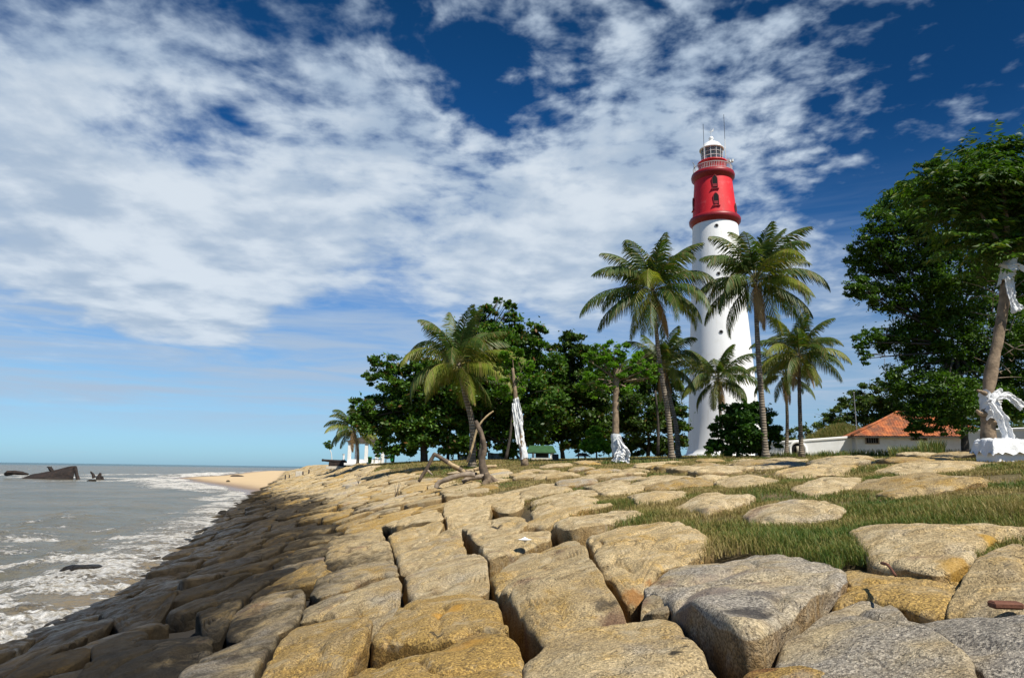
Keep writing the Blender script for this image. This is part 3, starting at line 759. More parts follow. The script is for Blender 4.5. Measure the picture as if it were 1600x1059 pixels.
t = n.node('ShaderNodeBsdfTranslucent', {'Color': cr.outputs[0]}); mx = n.node('ShaderNodeMixShader', {0: .35, 1: n.bsdf.outputs[0], 2: t.outputs[0]}); n.put(n.out.inputs['Surface'], mx.outputs[0])
GRASS = m
parts = [grass(430000, 3.0, 14, radians(-18), radians(50), .10, .0016, 3), grass(330000, 12, 75, radians(-26), radians(48), .10, .0022, 4)]
# wall foot weeds
mb = MB(); gr = []
for V, Q, T, g_ in parts: mb.add(V, Q, T); gr.append(g_)
o = mb.build('grass', GRASS, None, False, attrs={'green': np.concatenate(gr)}); tag(o, 'green and straw coloured grass growing between the slabs of the plateau', 'grass', kind='stuff')
print('grass blades', mb.n//5)

# ------------------------------------------------------------------ sea
ang = np.concatenate([np.linspace(-120, -46, 60)[:-1], np.linspace(-46, 2, 560)[:-1], np.linspace(2, 110, 60)]); ang = np.radians(ang)
rad = np.concatenate([np.geomspace(3, 260, 560)[:-1], np.geomspace(260, 45000, 70)])
AN, RA = np.meshgrid(ang, rad); X = RA*np.sin(AN); Y = RA*np.cos(AN)
sw = shore_s(X, Y)                   # negative = sea side
sp = poly_sd(X, Y, _spit)
dsh = np.where(Y > 66, np.minimum(-sw, -sp), -sw)     # distance off shore
fade = np.exp(-RA/260)
swell = 0.10*np.sin(dsh*1.05+2.2*fb2(X, Y, .06, 3, 2)+1.0)*sst(14, 3, dsh)*sst(150, 20, RA)+0.05*np.sin(X*.35+Y*.55+2*fb2(X, Y, .08, 2, 6))*fade
chop = 0.085*fb2(X*1.0, Y*1.0, .9, 4, 12)*fade+0.03*fb2(X, Y*1.2, 3.0, 3, 14)*sst(60, 10, RA)
fn = fb2(X, Y, .33, 4, 51); fn2 = fb2(X, Y, 1.4, 4, 52)
near = sst(46, 12, RA)
crest = np.exp(-((dsh-3.4-1.5*fn)/.55)**2)*sst(70, 8, RA)*np.clip(.6+1.2*fn2, 0, 1)*.22+np.exp(-((dsh-8-2.5*fn)/1.0)**2)*sst(90, 10, RA)*np.clip(.5+fn2, 0, 1)*.20
foam = sst(3.8, .0, dsh-1.2*fn)*(.8+.5*near)+1.3*sst(2.8, 0, np.abs(dsh-1.3+1.0*fn))*sst(30, 14, RA)
foam += .95*sst(1.9, .2, np.abs(dsh-4.6-1.2*fn-.04*RA))*sst(55, 10, RA)*(.5+.5*np.sign(fn2+.5))
foam += 3.2*crest
foam += .7*sst(2.4, .2, np.abs(dsh-7.5-3*fn))*sst(35, 8, RA)
def band(x0, y0, x1, y1, wid, a):
    P0 = at_water(x0, y0); P1 = at_water(x1, y1)
    ex, ey = P1.x-P0.x, P1.y-P0.y; t = np.clip(((X-P0.x)*ex+(Y-P0.y)*ey)/(ex*ex+ey*ey), 0, 1)
    d = np.hypot(X-P0.x-ex*t, Y-P0.y-ey*t); return a*sst(wid, wid*.15, d*(1+.5*fn))
def at_water(px, py):
    d = ray(px, py); t = (0-EYE.z)/d.z; return EYE+d*t
brk = band(-250, 737, 60, 744, 7, 1.15)+band(60, 746, 290, 750, 7, 1.25)+band(150, 742, 235, 741, 8, .8)+band(230, 750, 300, 762, 6, 1.2)
surf2 = band(285, 744, 362, 739, 9, 1.5)
edge3 = band(330, 780, 395, 768, 3.2, .9)+band(300, 800, 370, 785, 2.2, .9)+band(270, 762, 330, 768, 3, .6)
patch = band(40, 845, 230, 838, .9, .9)+band(-100, 890, 160, 868, .7, .8)+band(90, 830, 300, 815, .7, .55)
foam = foam+brk+surf2+edge3+patch
wc = (fb2(X*.5, Y, .10, 4, 61) > .44)*sst(60, 160, RA)*sst(600, 300, RA)*.6
rag = np.clip(.74+1.5*fb2(X*.8, Y*1.0, .75, 5, 91)+.5*fb2(X, Y, .12, 3, 92), .0, 1.35)
foam = foam+.55*sst(3.2, .3, dsh)*sst(26, 12, RA)
foam = np.clip(np.clip(foam, 0, 1.25)*rag+wc, 0, 1.1)*sst(-3.5, -.2, dsh)
froth = np.clip(foam, 0, 1)*near*(0.24*np.abs(fb2(X, Y, 1.7, 4, 71))+.09*fb2(X, Y, 6, 3, 72))
Z = swell+chop+froth+crest+.55*np.clip(surf2, 0, 1)*(.8+.6*fn)+.35*np.clip(brk, 0, 1)*(.6+.6*fn)
Z = Z*sst(45000, 3000, RA)
V = np.stack([X, Y, Z], -1).reshape(-1, 3); I = np.arange(X.size).reshape(X.shape)
Q = np.stack([I[:-1, :-1], I[1:, :-1], I[1:, 1:], I[:-1, 1:]], -1).reshape(-1, 4)
# drop the sheet where land covers it
land = ((dsh < -14) & (RA < 900)).ravel()
Q = Q[~land[Q].all(1)]
m, n = mat('sea_water')
fa = n.node('ShaderNodeAttribute', attribute_name='foam').outputs['Fac']; off = n.node('ShaderNodeAttribute', attribute_name='off').outputs['Fac']
pz = n.vmath('MULTIPLY', n.pos, (1, 1, 0))
nA = n.noise(pz, 1.1, 7, .65, .8); nB = n.noise(pz, 5.5, 6, .7, 1.0)
vv = n.node('ShaderNodeTexVoronoi', {'Vector': n.vmath('ADD', pz, n.vmath('SCALE', n.noise(pz, 2.0, 4, out=1))), 'Scale': 1.7}, feature='DISTANCE_TO_EDGE').outputs[0]
lace = n.maprange(vv, .0, .16, 1.0, 0.0)
ff = n.math('ADD', fa, n.math('ADD', n.math('MULTIPLY', n.math('SUBTRACT', nA, .5), 2.4), n.math('MULTIPLY', n.math('SUBTRACT', nB, .5), 1.5)))
ff = n.math('ADD', ff, n.math('MULTIPLY', n.math('MULTIPLY', lace, .55), n.maprange(fa, .05, .4)))
fm = n.math('MULTIPLY', n.maprange(ff, .42, 1.0), n.maprange(fa, .02, .22))
mud = n.mix(n.maprange(n.noise(pz, .12, 5), .35, .65), (0.120, 0.115, 0.086), (0.170, 0.152, 0.112))
deep = n.mix(n.maprange(off, 150, 900), mud, (0.030, 0.085, 0.095))
shal = n.mix(n.maprange(off, -1, 3.0, 1, 0), deep, (0.20, 0.15, 0.085))
c = n.mix(n.math('MULTIPLY', fm, .93), shal, n.mix(n.maprange(nB, .38, .58), (0.50, 0.45, 0.36), (0.88, 0.87, 0.84)))
n.put(n.bsdf.inputs['Base Color'], c)
n.put(n.bsdf.inputs['Roughness'], n.maprange(fm, 0, 1, .24, .85)); n.bsdf.inputs['IOR'].default_value = 1.33
n.bsdf.inputs['Specular IOR Level'].default_value = .16
wv = n.math('ADD', n.math('MULTIPLY', n.noise(n.vmath('MULTIPLY', pz, (1, 1.0, 1)), .9, 6, .6, .3), 1.0), n.math('MULTIPLY', n.noise(pz, 4.5, 5, .6, .4), .30))
wv = n.math('ADD', wv, n.math('MULTIPLY', n.noise(pz, .16, 4, .6), 2.2))
wv = n.math('ADD', wv, n.math('MULTIPLY', fm, n.math('MULTIPLY', nB, .6)))
bp = n.node('ShaderNodeBump', {'Strength': 1.0, 'Distance': .42, 'Height': wv}); n.put(n.bsdf.inputs['Normal'], bp.outputs[0])
o = np_mesh('sea', V, Q, None, m, True, attrs={'foam': foam.ravel(), 'off': np.where(dsh > 0, dsh, dsh).ravel()})
tag(o, 'murky green grey sea with white foam breaking along the stones', 'sea', kind='structure')
# ------------------------------------------------------------------ shared materials
WHITE = simple('white_paint', (0.86, 0.86, 0.85), .55, .02, 1.5, .08, dirt=((0.70, 0.68, 0.63), .3), dscale=.5)
def m_tower(nm, base, st1, st2, rough):
    m, n = mat(nm); ps = n.vmath('MULTIPLY', n.pos, (1, 1, .10)); v = n.noise(ps, 1.6, 6, .7); v2 = n.noise(n.pos, .6, 6, .65)
    c = n.mix(n.math('MULTIPLY', n.maprange(v, .50, .74), .55), base, st1); c = n.mix(n.math('MULTIPLY', n.maprange(v2, .52, .72), .45), c, st2)
    n.put(n.bsdf.inputs['Base Color'], c); n.bsdf.inputs['Roughness'].default_value = rough
    bp = n.node('ShaderNodeBump', {'Strength': .25, 'Distance': .03, 'Height': n.noise(n.pos, 4, 6, .7)}); n.put(n.bsdf.inputs['Normal'], bp.outputs[0]); return m
TOWERW = m_tower('tower_white_paint', (.88, .88, .87), (.66, .63, .56), (.78, .77, .73), .7)
TOWERR = m_tower('tower_red_paint', (.68, .010, .018), (.34, .02, .02), (.72, .15, .15), .6)
RED = simple('red_paint', (0.62, 0.012, 0.018), .45, .16, .8, .12, dirt=((0.72, 0.17, 0.17), .6), dscale=1.3)
DRED = simple('dark_red_paint', (0.26, 0.008, 0.014), .45, .15, 2, .1)
DARK = simple('dark_opening', (0.008, 0.008, 0.008), 1.0, .2, 3, 0)
GREY = simple('grey_metal', (0.30, 0.30, 0.29), .5, .1, 5, .05, .3)
MET = simple('white_metal', (0.62, 0.62, 0.60), .45, .08, 5, .05)
RUST = simple('rusty_iron', (0.016, 0.011, 0.009), .85, .5, 3, .7, dirt=((0.075, 0.035, 0.02), .6), dscale=2.5)
PLASTER = simple('white_plaster', (0.86, 0.87, 0.87), .8, .03, 2, .25, dirt=((0.62, 0.62, 0.60), .4), dscale=.8)
WOODG = simple('weathered_wood', (0.27, 0.215, 0.16), .85, .35, 5, .8, bscale=12, dirt=((0.09, 0.065, 0.045), .7), dscale=2)
WOODY = simple('peeled_wood', (0.42, 0.31, 0.17), .8, .25, 5, .6, dirt=((0.12, 0.08, 0.05), .6), dscale=2)
BARKD = simple('dark_bark', (0.055, 0.045, 0.036), .9, .35, 4, .8)
BARK = simple('brown_bark', (0.24, 0.175, 0.115), .9, .35, 5, .9, bscale=14, dirt=((0.06, 0.045, 0.03), .7), dscale=3)
CLOTH = simple('white_cloth', (0.74, 0.75, 0.76), .9, .08, 4, .9, bscale=14, dirt=((.5, .5, .47), .5), dscale=3)
CLOTHB = simple('printed_cloth', (0.72, 0.75, 0.76), .85, .08, 4, .3, dirt=((0.05, 0.15, 0.22), .9), dscale=4.5)
ROOFG = simple('green_roofing', (0.03, 0.085, 0.03), .6, .25, 3, .3)
DWOOD = simple('dark_wood', (0.05, 0.04, 0.033), .8, .3, 5, .4)
CONC = simple('pale_concrete', (0.52, 0.48, 0.40), .85, .12, 4, .5)
def m_palm_bark():
    m, n = mat('palm_bark'); z = n.node('ShaderNodeSeparateXYZ', {0: n.pos}).outputs[2]
    wv = n.math('SINE', n.math('ADD', n.math('MULTIPLY', z, 34), n.math('MULTIPLY', n.noise(n.pos, 3, 3), 5)))
    c = n.mix(n.maprange(n.noise(n.pos, 2.5, 5), .35, .65), (0.30, 0.25, 0.19), (0.17, 0.135, 0.10))
    c = n.mix(n.maprange(wv, .35, .95), c, (0.09, 0.07, 0.05))
    n.put(n.bsdf.inputs['Base Color'], c); n.bsdf.inputs['Roughness'].default_value = .9
    bp = n.node('ShaderNodeBump', {'Strength': .5, 'Distance': .03, 'Height': wv}); n.put(n.bsdf.inputs['Normal'], bp.outputs[0]); return m
PBARK = m_palm_bark()
L_ALM = leafmat('almond_leaves', (0.030, 0.085, 0.010), (0.130, 0.250, 0.022), .30, (0.17, 0.07, 0.02))
L_ALM2 = leafmat('dark_almond_leaves', (0.024, 0.060, 0.009), (0.100, 0.175, 0.020), .28, (0.15, 0.09, 0.03))
L_BR = leafmat('bright_leaves', (0.07, 0.19, 0.012), (0.20, 0.36, 0.025), .45)
L_BIG = leafmat('feathery_leaves', (0.028, 0.075, 0.008), (0.115, 0.215, 0.017), .30)
L_BUSH = leafmat('bush_leaves', (0.020, 0.065, 0.010), (0.075, 0.170, 0.018), .22)
L_FAR = leafmat('far_leaves', (0.040, 0.085, 0.014), (0.130, 0.180, 0.028), .25, (0.12, 0.075, 0.03))
def m_frond(nm, a, b, tr=.35):
    m, n = mat(nm); g = n.node('ShaderNodeNewGeometry'); ga = n.node('ShaderNodeAttribute', attribute_name='dry').outputs['Fac']
    c = n.mix(g.outputs['Random Per Island'], a, b)
    c = n.mix(ga, c, (0.42, 0.27, 0.12))
    n.put(n.bsdf.inputs['Base Color'], c); n.bsdf.inputs['Roughness'].default_value = .55
    t = n.node('ShaderNodeBsdfTranslucent', {'Color': n.mix(1.0, c, (1.3, 1.3, .6), 'MULTIPLY')}); mx = n.node('ShaderNodeMixShader', {0: tr, 1: n.bsdf.outputs[0], 2: t.outputs[0]})
    n.put(n.out.inputs['Surface'], mx.outputs[0]); return m
FR_G = m_frond('palm_fronds', (0.035, 0.085, 0.012), (0.085, 0.135, 0.018))
FR_Y = m_frond('yellow_palm_fronds', (0.13, 0.19, 0.018), (0.24, 0.26, 0.03), .4)
FR_D = m_frond('dry_palm_fronds', (0.22, 0.12, 0.05), (0.34, 0.20, 0.09), .25)

# ------------------------------------------------------------------ lighthouse
LY = 107.0
def lz(px, py, o_=0.0): return at(px, py, LY-o_).z
def lr(px, py, rpx):
    a = at(px-rpx, py, LY); b = at(px+rpx, py, LY); return abs(b.x-a.x)/2*.995
lc = at(1117, 350, LY); LX = lc.x
lbase = float(Hr(LX, LY))-.5
def axpx(z):
    p = Vector((LX, LY, z))-EYE; d = p.dot(_fw); return 800+F*p.dot(_rt)/d
def z_at(py, rp=0.0):
    px = 1117; o_ = rp*mpp(LY)*1.12
    for _ in range(6):
        z = lz(px, py, o_); px = axpx(z)
    return z, px
lh = thing('lighthouse', 'tall white lighthouse with a red top section and a glazed lantern under a white dome', 'lighthouse', (LX, LY, lbase))
def ring(py, rpx):
    z, px = z_at(py, rpx); return lr(px, py, rpx), z
def prof(*pr): return [ring(a, b) for a, b in pr]
def lathe(name, pr, m, par=lh, n_=72, smooth=True, loc=None):
    return MB().lathe(pr, (LX, LY, 0), n_).build(name, m, par, smooth, loc=loc or (LX, LY, lbase))
r0, zz0 = ring(719, 58.5)
zr, _x = z_at(341); rr_, _z = ring(345, 34.0)
P_ = [(r0+.5, lbase), (r0+.45, lbase+.9), (r0+.1, lbase+1.1)]
for py, rp in ((700, 57), (650, 53.5), (580, 49), (500, 44), (430, 39), (337, 34)):
    P_.append(ring(py, rp))
lathe('tower_body', P_, TOWERW)
zc0, _ = z_at(342)
Rw = P_[-1][0]
def rad_at(py): return ring(py, np.interp(py, [262, 337], [27.8, 33.2]))
# lower red cornice
zb = P_[-1][1]; k1 = Rw/ P_[-1][0]
lathe('lower_cornice', [(Rw-.05, zb-.5), (Rw+.12, zb-.45), (Rw+.22, zb-.1), (Rw+.50, zb+.1), (Rw+.55, zb+.55), (Rw+.42, zb+.8), (Rw+.15, zb+1.0), (Rw-.05, zb+1.05)], DRED)
za, _ = z_at(268, 28.5); ra, _q = ring(266, 28.2)
lathe('red_tower_section', [(Rw-.02, zb+.9), (ra, za)], TOWERR)
lathe('upper_cornice', [(ra-.02, za-.5), (ra+.12, za-.45), (ra+.18, za-.1), (ra+.45, za+.05), (ra+.52, za+.5), (ra+.42, za+.85), (ra+.0, za+.95), (ra-1.2, za+.95)], DRED)
zd, _ = z_at(245.5, 19); rd, _q = ring(250, 20)
lathe('lantern_base', [(rd+.15, za+.9), (rd+.12, zd-.35), (rd+.28, zd-.3), (rd+.28, zd-.12), (rd, zd-.1), (0.1, zd-.1)], RED)
# gallery railing
gr_z = za+.95; gR = ra+.12
mb = MB()
for k in range(72):
    a = k*2*pi/72; p = (LX+gR*cos(a), LY+gR*sin(a)); mb.tube([(p[0], p[1], gr_z-.05), (p[0], p[1], gr_z+1.0)], .028, 5, False)
for zq, rq in ((gr_z+1.0, .05), (gr_z+.12, .035)):
    t_ = np.linspace(0, 2*pi, 49); mb.tube(np.stack([LX+gR*np.cos(t_), LY+gR*np.sin(t_), t_*0+zq], 1), rq, 6, False)
mb.build('gallery_railing', MET, lh, False, loc=(LX, LY, lbase))
# lantern
zl1, _ = z_at(227, 16.5); rl, _q = ring(236, 16.6)
m, n = mat('lantern_glass'); n.bsdf.inputs['Base Color'].default_value = (0.10, 0.11, 0.11, 1); n.bsdf.inputs['Roughness'].default_value = .06; n.bsdf.inputs['Specular IOR Level'].default_value = .8
g_ = n.node('ShaderNodeBsdfTransparent'); mx = n.node('ShaderNodeMixShader', {0: .45, 1: n.bsdf.outputs[0], 2: g_.outputs[0]}); n.put(n.out.inputs['Surface'], mx.outputs[0])
lant = lathe('lantern', [(rl*.92, zd-.12), (rl*.95, zd+.15), (rl*.6, zd+.16)], MET)
lathe('glazing', [(rl*.90, zd+.1), (rl*.98, zl1)], m, lant, 12, False)
mb = MB(); nm_ = 12
for k in range(nm_):
    a = k*2*pi/nm_+.13; a2 = a+pi/nm_
    mb.tube([(LX+rl*.92*cos(a), LY+rl*.92*sin(a), zd), (LX+rl*cos(a), LY+rl*sin(a), zl1)], .065, 5)
for f in (.02, .36, .68, 1.0):
    t_ = np.linspace(0, 2*pi, 33); R_ = rl*(.92+.08*f); mb.tube(np.stack([LX+R_*np.cos(t_), LY+R_*np.sin(t_), t_*0+zd+(zl1-zd)*f], 1), .05, 5, False)
mb.build('glazing_bars', MET, lant, False, loc=(LX, LY, lbase))
MB().lathe([(.1, zd+.2), (.55, zd+.4), (.75, (zd+zl1)/2), (.55, zl1-.4), (.1, zl1-.2)], (LX, LY, 0), 20).build('lamp_lens', simple('lens', (.45, .5, .42), .15, .1, 4, 0), lant, True, loc=(LX, LY, lbase))
zt1, _ = z_at(219.5, 4); hd = (zt1-zl1)
lathe('dome', [(rl*1.0, zl1-.02), (rl*1.13, zl1+.0), (rl*1.14, zl1+.12), (rl*1.02, zl1+.2), (rl*.90, zl1+hd*.38), (rl*.74, zl1+hd*.64), (rl*.48, zl1+hd*.84), (rl*.22, zl1+hd*.92), (rl*.2, zl1+hd*1.05), (rl*.16, zl1+hd*1.1), (.01, zl1+hd*1.12)], WHITE)
fb_ = zl1+hd*1.1
MB().lathe([(0.02, 0), (.28, .08), (.42, .35), (.28, .65), (.05, .8), (.0, .82)], (LX, LY, fb_), 20).build('finial', WHITE, lh, True, loc=(LX, LY, lbase))
mb = MB().tube([(LX, LY, fb_+.6), (LX, LY, fb_+2.2)], .04, 6).tube([(LX-.35, LY, fb_+1.6), (LX+.35, LY, fb_+1.6)], .03, 5)
mb.add([(LX+.05, LY-.02, fb_+1.7), (LX+.5, LY-.02, fb_+2.3), (LX+.42, LY-.02, fb_+1.75), (LX+.05, LY+.02, fb_+1.7), (LX+.5, LY+.02, fb_+2.3), (LX+.42, LY+.02, fb_+1.75)], [(0, 1, 4, 3), (1, 2, 5, 4)], [(0, 2, 1), (3, 4, 5)])
mb.build('weather_vane', MET, lh, False, loc=(LX, LY, lbase))
# antennas on the gallery
for px0, py0, px1, py1, dd in ((1101, 258, 1097, 194, -1.2), (1134, 250, 1129, 179, -.4)):
    a = at(px0, py0, LY+dd); b = at(px1, py1, LY+dd); b.x = a.x+.03
    mid_ = a.lerp(b, .45)
    an = MB().tube([a-Vector((0, 0, .8)), mid_], .07, 6).build('antenna', MET, lh, False, loc=(a.x, a.y, lbase))
    MB().tube([mid_, b], .04, 5).build('antenna_tip', RUST, an, False, loc=(a.x, a.y, lbase))
# siren/lamp on the right of the gallery
a = at(1141, 254, LY-1.0)
mb = MB().tube([a-Vector((0, 0, 1.4)), a-Vector((0, 0, .2))], .07, 6).box(a+Vector((-.25, 0, .15)), (.75, .6, .55), .3, .12)
mb.tube([a+Vector((-.2, -.1, .1)), a+Vector((-.55, -.5, .15))], [.2, .32], 12).box(a+Vector((.35, 0, .3)), (.3, .5, .5), .2, .05)
mb.build('floodlight', MET, lh, False, loc=(LX, LY, lbase))
a = at(1086, 262, LY-1.2); MB().tube([a-Vector((0, 0, .6)), a+Vector((-.1, 0, .4)), a+Vector((-.35, 0, .9))], .06, 6).box(a+Vector((-.1, 0, .1)), (.2, .3, .4), 0, .04).build('small_antenna', GREY, lh, False, loc=(LX, LY, lbase))
# windows
def tower_r(z):
    zs = [p[1] for p in P_[2:]]+[za]; rs_ = [p[0] for p in P_[2:]]+[ra]
    return float(np.interp(z, zs, rs_))
def surf_az(px, py):
    """azimuth (from facing the camera) of the tower surface at this pixel"""
    z, pc = z_at(py, 32); r = tower_r(z)
    a = at(pc, py, LY); b = at(px, py, LY); s_ = max(-.97, min(.97, (b.x-a.x)/r)); return z, r, math.asin(s_)
view = math.atan2(LX, LY)
for px, py in ((1117, 282), (1119, 310), (1084.6, 306), (1147, 322)):
    z, r, az = surf_az(px, py); th = -pi/2-view+az if False else math.atan2(-cos(az+0), sin(az)) 
    th -= 0
    # rotate so az=0 faces the camera
    ca = math.atan2(-LY, -LX); th = ca+az*1.0
    nx_, ny_ = cos(th), sin(th); tx, ty_ = -ny_, nx_
    c0 = Vector((LX+nx_*(r-.02), LY+ny_*(r-.02), z))
    def arch(w_, h0, h1, o_, inn=0):
        pts = [(-w_, h0), (w_, h0), (w_, h1-.75*w_*1.3)]
        for k in range(1, 7): t_ = k/6; pts.append((w_*(1-t_)**.65 if t_ < 1 else 0, h1-.75*w_*1.3+(w_*1.45)*t_**.9))
        for k in range(1, 7): t_ = 1-k/6; pts.append((-w_*(1-t_)**.65, h1-.75*w_*1.3+(w_*1.45)*t_**.9))
        return [c0+Vector((tx*a_+nx_*o_, ty_*a_+ny_*o_, b_)) for a_, b_ in pts]
    def slab(pts, t_, off):
        A = [p+Vector((nx_*off, ny_*off, 0)) for p in pts]; B = [p+Vector((nx_*(off+t_), ny_*(off+t_), 0)) for p in pts]; k_ = len(A)
        cA = sum(A, Vector())/k_; cB = sum(B, Vector())/k_
        return [tuple(p) for p in A+B+[cA, cB]], [(i, (i+1) % k_, k_+(i+1) % k_, k_+i) for i in range(k_)], [(2*k_+1, k_+i, k_+(i+1) % k_) for i in range(k_)]
    hh = 1.08 if py < 300 else 1.0
    wd = MB().add(*slab(arch(.37, -hh, hh*.9, 0), .12, 0)).build('window', DARK, lh, False, loc=tuple(c0))
    pts_ = arch(.42, -hh-.02, hh*.9+.07, .1); MB().tube([tuple(p) for p in pts_+[pts_[0]]], .05, 5, False).build('frame', DRED, wd, False, loc=tuple(c0))
    R = Matrix(((nx_, tx, 0), (ny_, ty_, 0), (0, 0, 1)))
    MB().box(c0+Vector((nx_*.12, ny_*.12, -hh-.13)), (.4, 1.25, .12), R=np.array(R)).build('sill', DRED, wd, False, loc=tuple(c0))
    MB().box(c0+Vector((nx_*.10, ny_*.10, -hh*.55)), (.16, .62, .5), R=np.array(R)).build('casement', DRED, wd, False, loc=tuple(c0))
for px, py in ((1120, 352), (1123, 428), (1127, 520), (1084, 386), (1152, 392), (1129, 604)):
    z, r, az = surf_az(px, py); th = math.atan2(-LY, -LX)+az; nx_, ny_ = cos(th), sin(th)
    c0 = Vector((LX+nx_*r, LY+ny_*r, z))
    o = MB().tube([c0-Vector((nx_, ny_, 0))*.2, c0+Vector((nx_, ny_, 0))*.03], .23, 16).build('porthole', DARK, lh, False, loc=tuple(c0))
    tx, ty_ = -ny_, nx_; t_ = np.linspace(0, 2*pi, 19)
    MB().tube(np.stack([c0.x+nx_*.03+tx*.27*np.cos(t_), c0.y+ny_*.03+ty_*.27*np.cos(t_), c0.z+.27*np.sin(t_)], 1), .055, 5, False).build('rim', GREY, o, False, loc=tuple(c0))

# ------------------------------------------------------------------ foliage
def leaf_mesh(name, C, size, m, parent, seed=1, asp=.45, up=.5, loc=(0, 0, 0), droop=0.0):
    g_ = np.random.default_rng(seed); n_ = len(C)
    nrm = g_.normal(size=(n_, 3)); nrm[:, 2] += up*2; nrm /= np.linalg.norm(nrm, axis=1)[:, None]
    a = g_.normal(size=(n_, 3)); a[:, 2] -= droop; a -= nrm*(a*nrm).sum(1)[:, None]; a /= np.linalg.norm(a, axis=1)[:, None]+1e-9
    b = np.cross(nrm, a); s_ = size*g_.uniform(.6, 1.3, n_)[:, None]
    V = np.stack([C-a*s_*.5, C+b*s_*asp*.5-nrm*s_*.05, C+a*s_*.5-nrm*s_*.10, C-b*s_*asp*.5-nrm*s_*.05], 1).reshape(-1, 3)
    Q = np.arange(n_*4).reshape(-1, 4)
    return np_mesh(name, V, Q, None, m, False, parent, loc=loc)
def clump_points(clumps, Y, n_leaf, seed, depth=1.0, sub=34, subr=.34, flat=.6, yj=.5):
    """clumps traced in the photo -> leaf centres filling their volumes in shelves and tufts"""
    g_ = np.random.default_rng(seed); out = []; k_ = mpp(Y); tot = sum(c[2]**2 for c in clumps); tops = []
    for c in clumps:
        yo = c[3] if len(c) > 3 else g_.uniform(-yj, yj)*c[2]*k_*1.6
        cen = at(c[0], c[1], Y+yo); r = c[2]*k_; n_ = int(n_leaf*c[2]**2/tot); ns = max(5, int(sub*(c[2]/40)**1.2))
        u = g_.normal(size=(ns, 3)); u /= np.linalg.norm(u, axis=1)[:, None]; rr = g_.uniform(.35, 1.05, ns)**.6
        sc_ = np.array(cen)+u*rr[:, None]*r*np.array([1, depth, .92]); tops.append((cen, r))
        w_ = g_.uniform(.4, 1.4, ns); idx = g_.choice(ns, n_, p=w_/w_.sum()); sr = r*subr*g_.uniform(.55, 1.45, ns)
        q = g_.normal(size=(n_, 3)); q /= np.linalg.norm(q, axis=1)[:, None]; q *= (g_.uniform(0, 1, n_)**.5)[:, None]
        q *= np.array([1.15, 1.15, flat]); out.append(sc_[idx]+q*sr[idx][:, None])
        ntw = n_//14; tw = np.array(cen)+g_.normal(size=(ntw, 3))*r*.42; out.append(tw)
    return np.concatenate(out), tops
def branches(mb, base, top_pts, r0, seed, fork=.45):
    g_ = random.Random(seed)
    for cen, r in top_pts:
        s_ = base.lerp(Vector(cen), fork*g_.uniform(.35, 1.1)); s_.x = base.x+(cen.x-base.x)*.25*g_.uniform(.4, 1.2); s_.y = base.y+(cen.y-base.y)*.3
        mid_ = s_.lerp(Vector(cen), .5)+Vector((g_.uniform(-.1, .1), 0, g_.uniform(.02, .14)))*r
        mb.tube(bez([s_, mid_, Vector(cen)], 4), np.linspace(r0, r0*.22, 9), 6, True)
        for q in range(4):
            e_ = Vector(cen)+Vector((g_.uniform(-1, 1), g_.uniform(-1, 1), g_.uniform(-.5, .9)))*r*.95
            mb.tube(bez([mid_.lerp(Vector(cen), .5), mid_.lerp(e_, .6)+Vector((0, 0, .05*r)), e_], 3), np.linspace(r0*.4, r0*.08, 7), 5, True)
def tree(name, label, Y, trunk_px, clumps, n_leaf, size, lm, bm_, tr0, seed, cat='tree', group=None, **kw):
    b = on_ground(trunk_px[0][0], trunk_px[0][1], Y, .1)
    t = thing(name, label, cat, tuple(b), group); pts = [b]+[at(px, py, Y) for px, py in trunk_px[1:]]
    C, tops = clump_points(clumps, Y, n_leaf, seed, **{k_: v_ for k_, v_ in kw.items() if k_ in ('depth', 'sub', 'subr', 'flat', 'yj')})
    gz_ = float(Hr(b.x, b.y)); C = C[C[:, 2] > gz_+.1]
    leaf_mesh('crown', C, size, lm, t, seed, kw.get('asp', .5), kw.get('up', .5), tuple(b), kw.get('droop', 0))
    path = bez(pts, 5); mb = MB().tube(path, np.linspace(tr0, tr0*.5, len(path)), 10, True, .25, seed); tk = mb.build('trunk', bm_, t, True, loc=tuple(b))
    mb = MB(); branches(mb, pts[-1], tops, tr0*.38, seed); mb.build('branches', bm_, t, True, loc=tuple(b))
    return t
tree('almond_tree', 'broad dark green almond tree with a thin sprig on top behind the yellowish coconut palm', 68, [(663, 712), (664, 670), (690, 620)],
     [(600, 568, 22), (583, 590, 14), (622, 600, 26), (600, 640, 30), (585, 668, 24), (640, 655, 36), (612, 690, 22), (650, 570, 24), (690, 640, 42), (700, 690, 20), (722, 680, 32), (735, 540, 34), (700, 590, 40), (762, 540, 36), (792, 476, 9), (778, 470, 6), (803, 480, 7), (797, 496, 12), (760, 498, 22), (800, 520, 26),
      (835, 518, 18), (820, 545, 28), (745, 600, 44), (800, 600, 50), (850, 575, 34), (760, 655, 44), (820, 655, 38), (850, 640, 38), (790, 690, 18), (830, 690, 12), (640, 698, 16), (700, 700, 16), (745, 700, 18), (800, 702, 14), (770, 640, 40), (715, 615, 40), (680, 600, 34), (640, 620, 30), (660, 680, 28), (575, 640, 16), (562, 632, 14), (560, 655, 14)], 110000, .44, L_ALM, BARKD, .38, 31, group='dark trees behind the palms')
tree('almond_tree', 'dark tree with a ragged crown between the wrapped pole trunk and the bright sapling', 74, [(880, 712), (878, 690), (890, 650)],
     [(893, 540, 24), (870, 560, 22), (905, 560, 26), (888, 600, 36), (868, 640, 34), (905, 640, 36), (935, 620, 30), (930, 660, 28), (855, 680, 18), (890, 670, 24), (920, 682, 16), (940, 560, 22), (865, 610, 24), (890, 690, 16), (915, 700, 14), (945, 690, 18), (925, 600, 30)], 44000, .44, L_ALM2, BARKD, .26, 32, group='dark trees behind the palms')
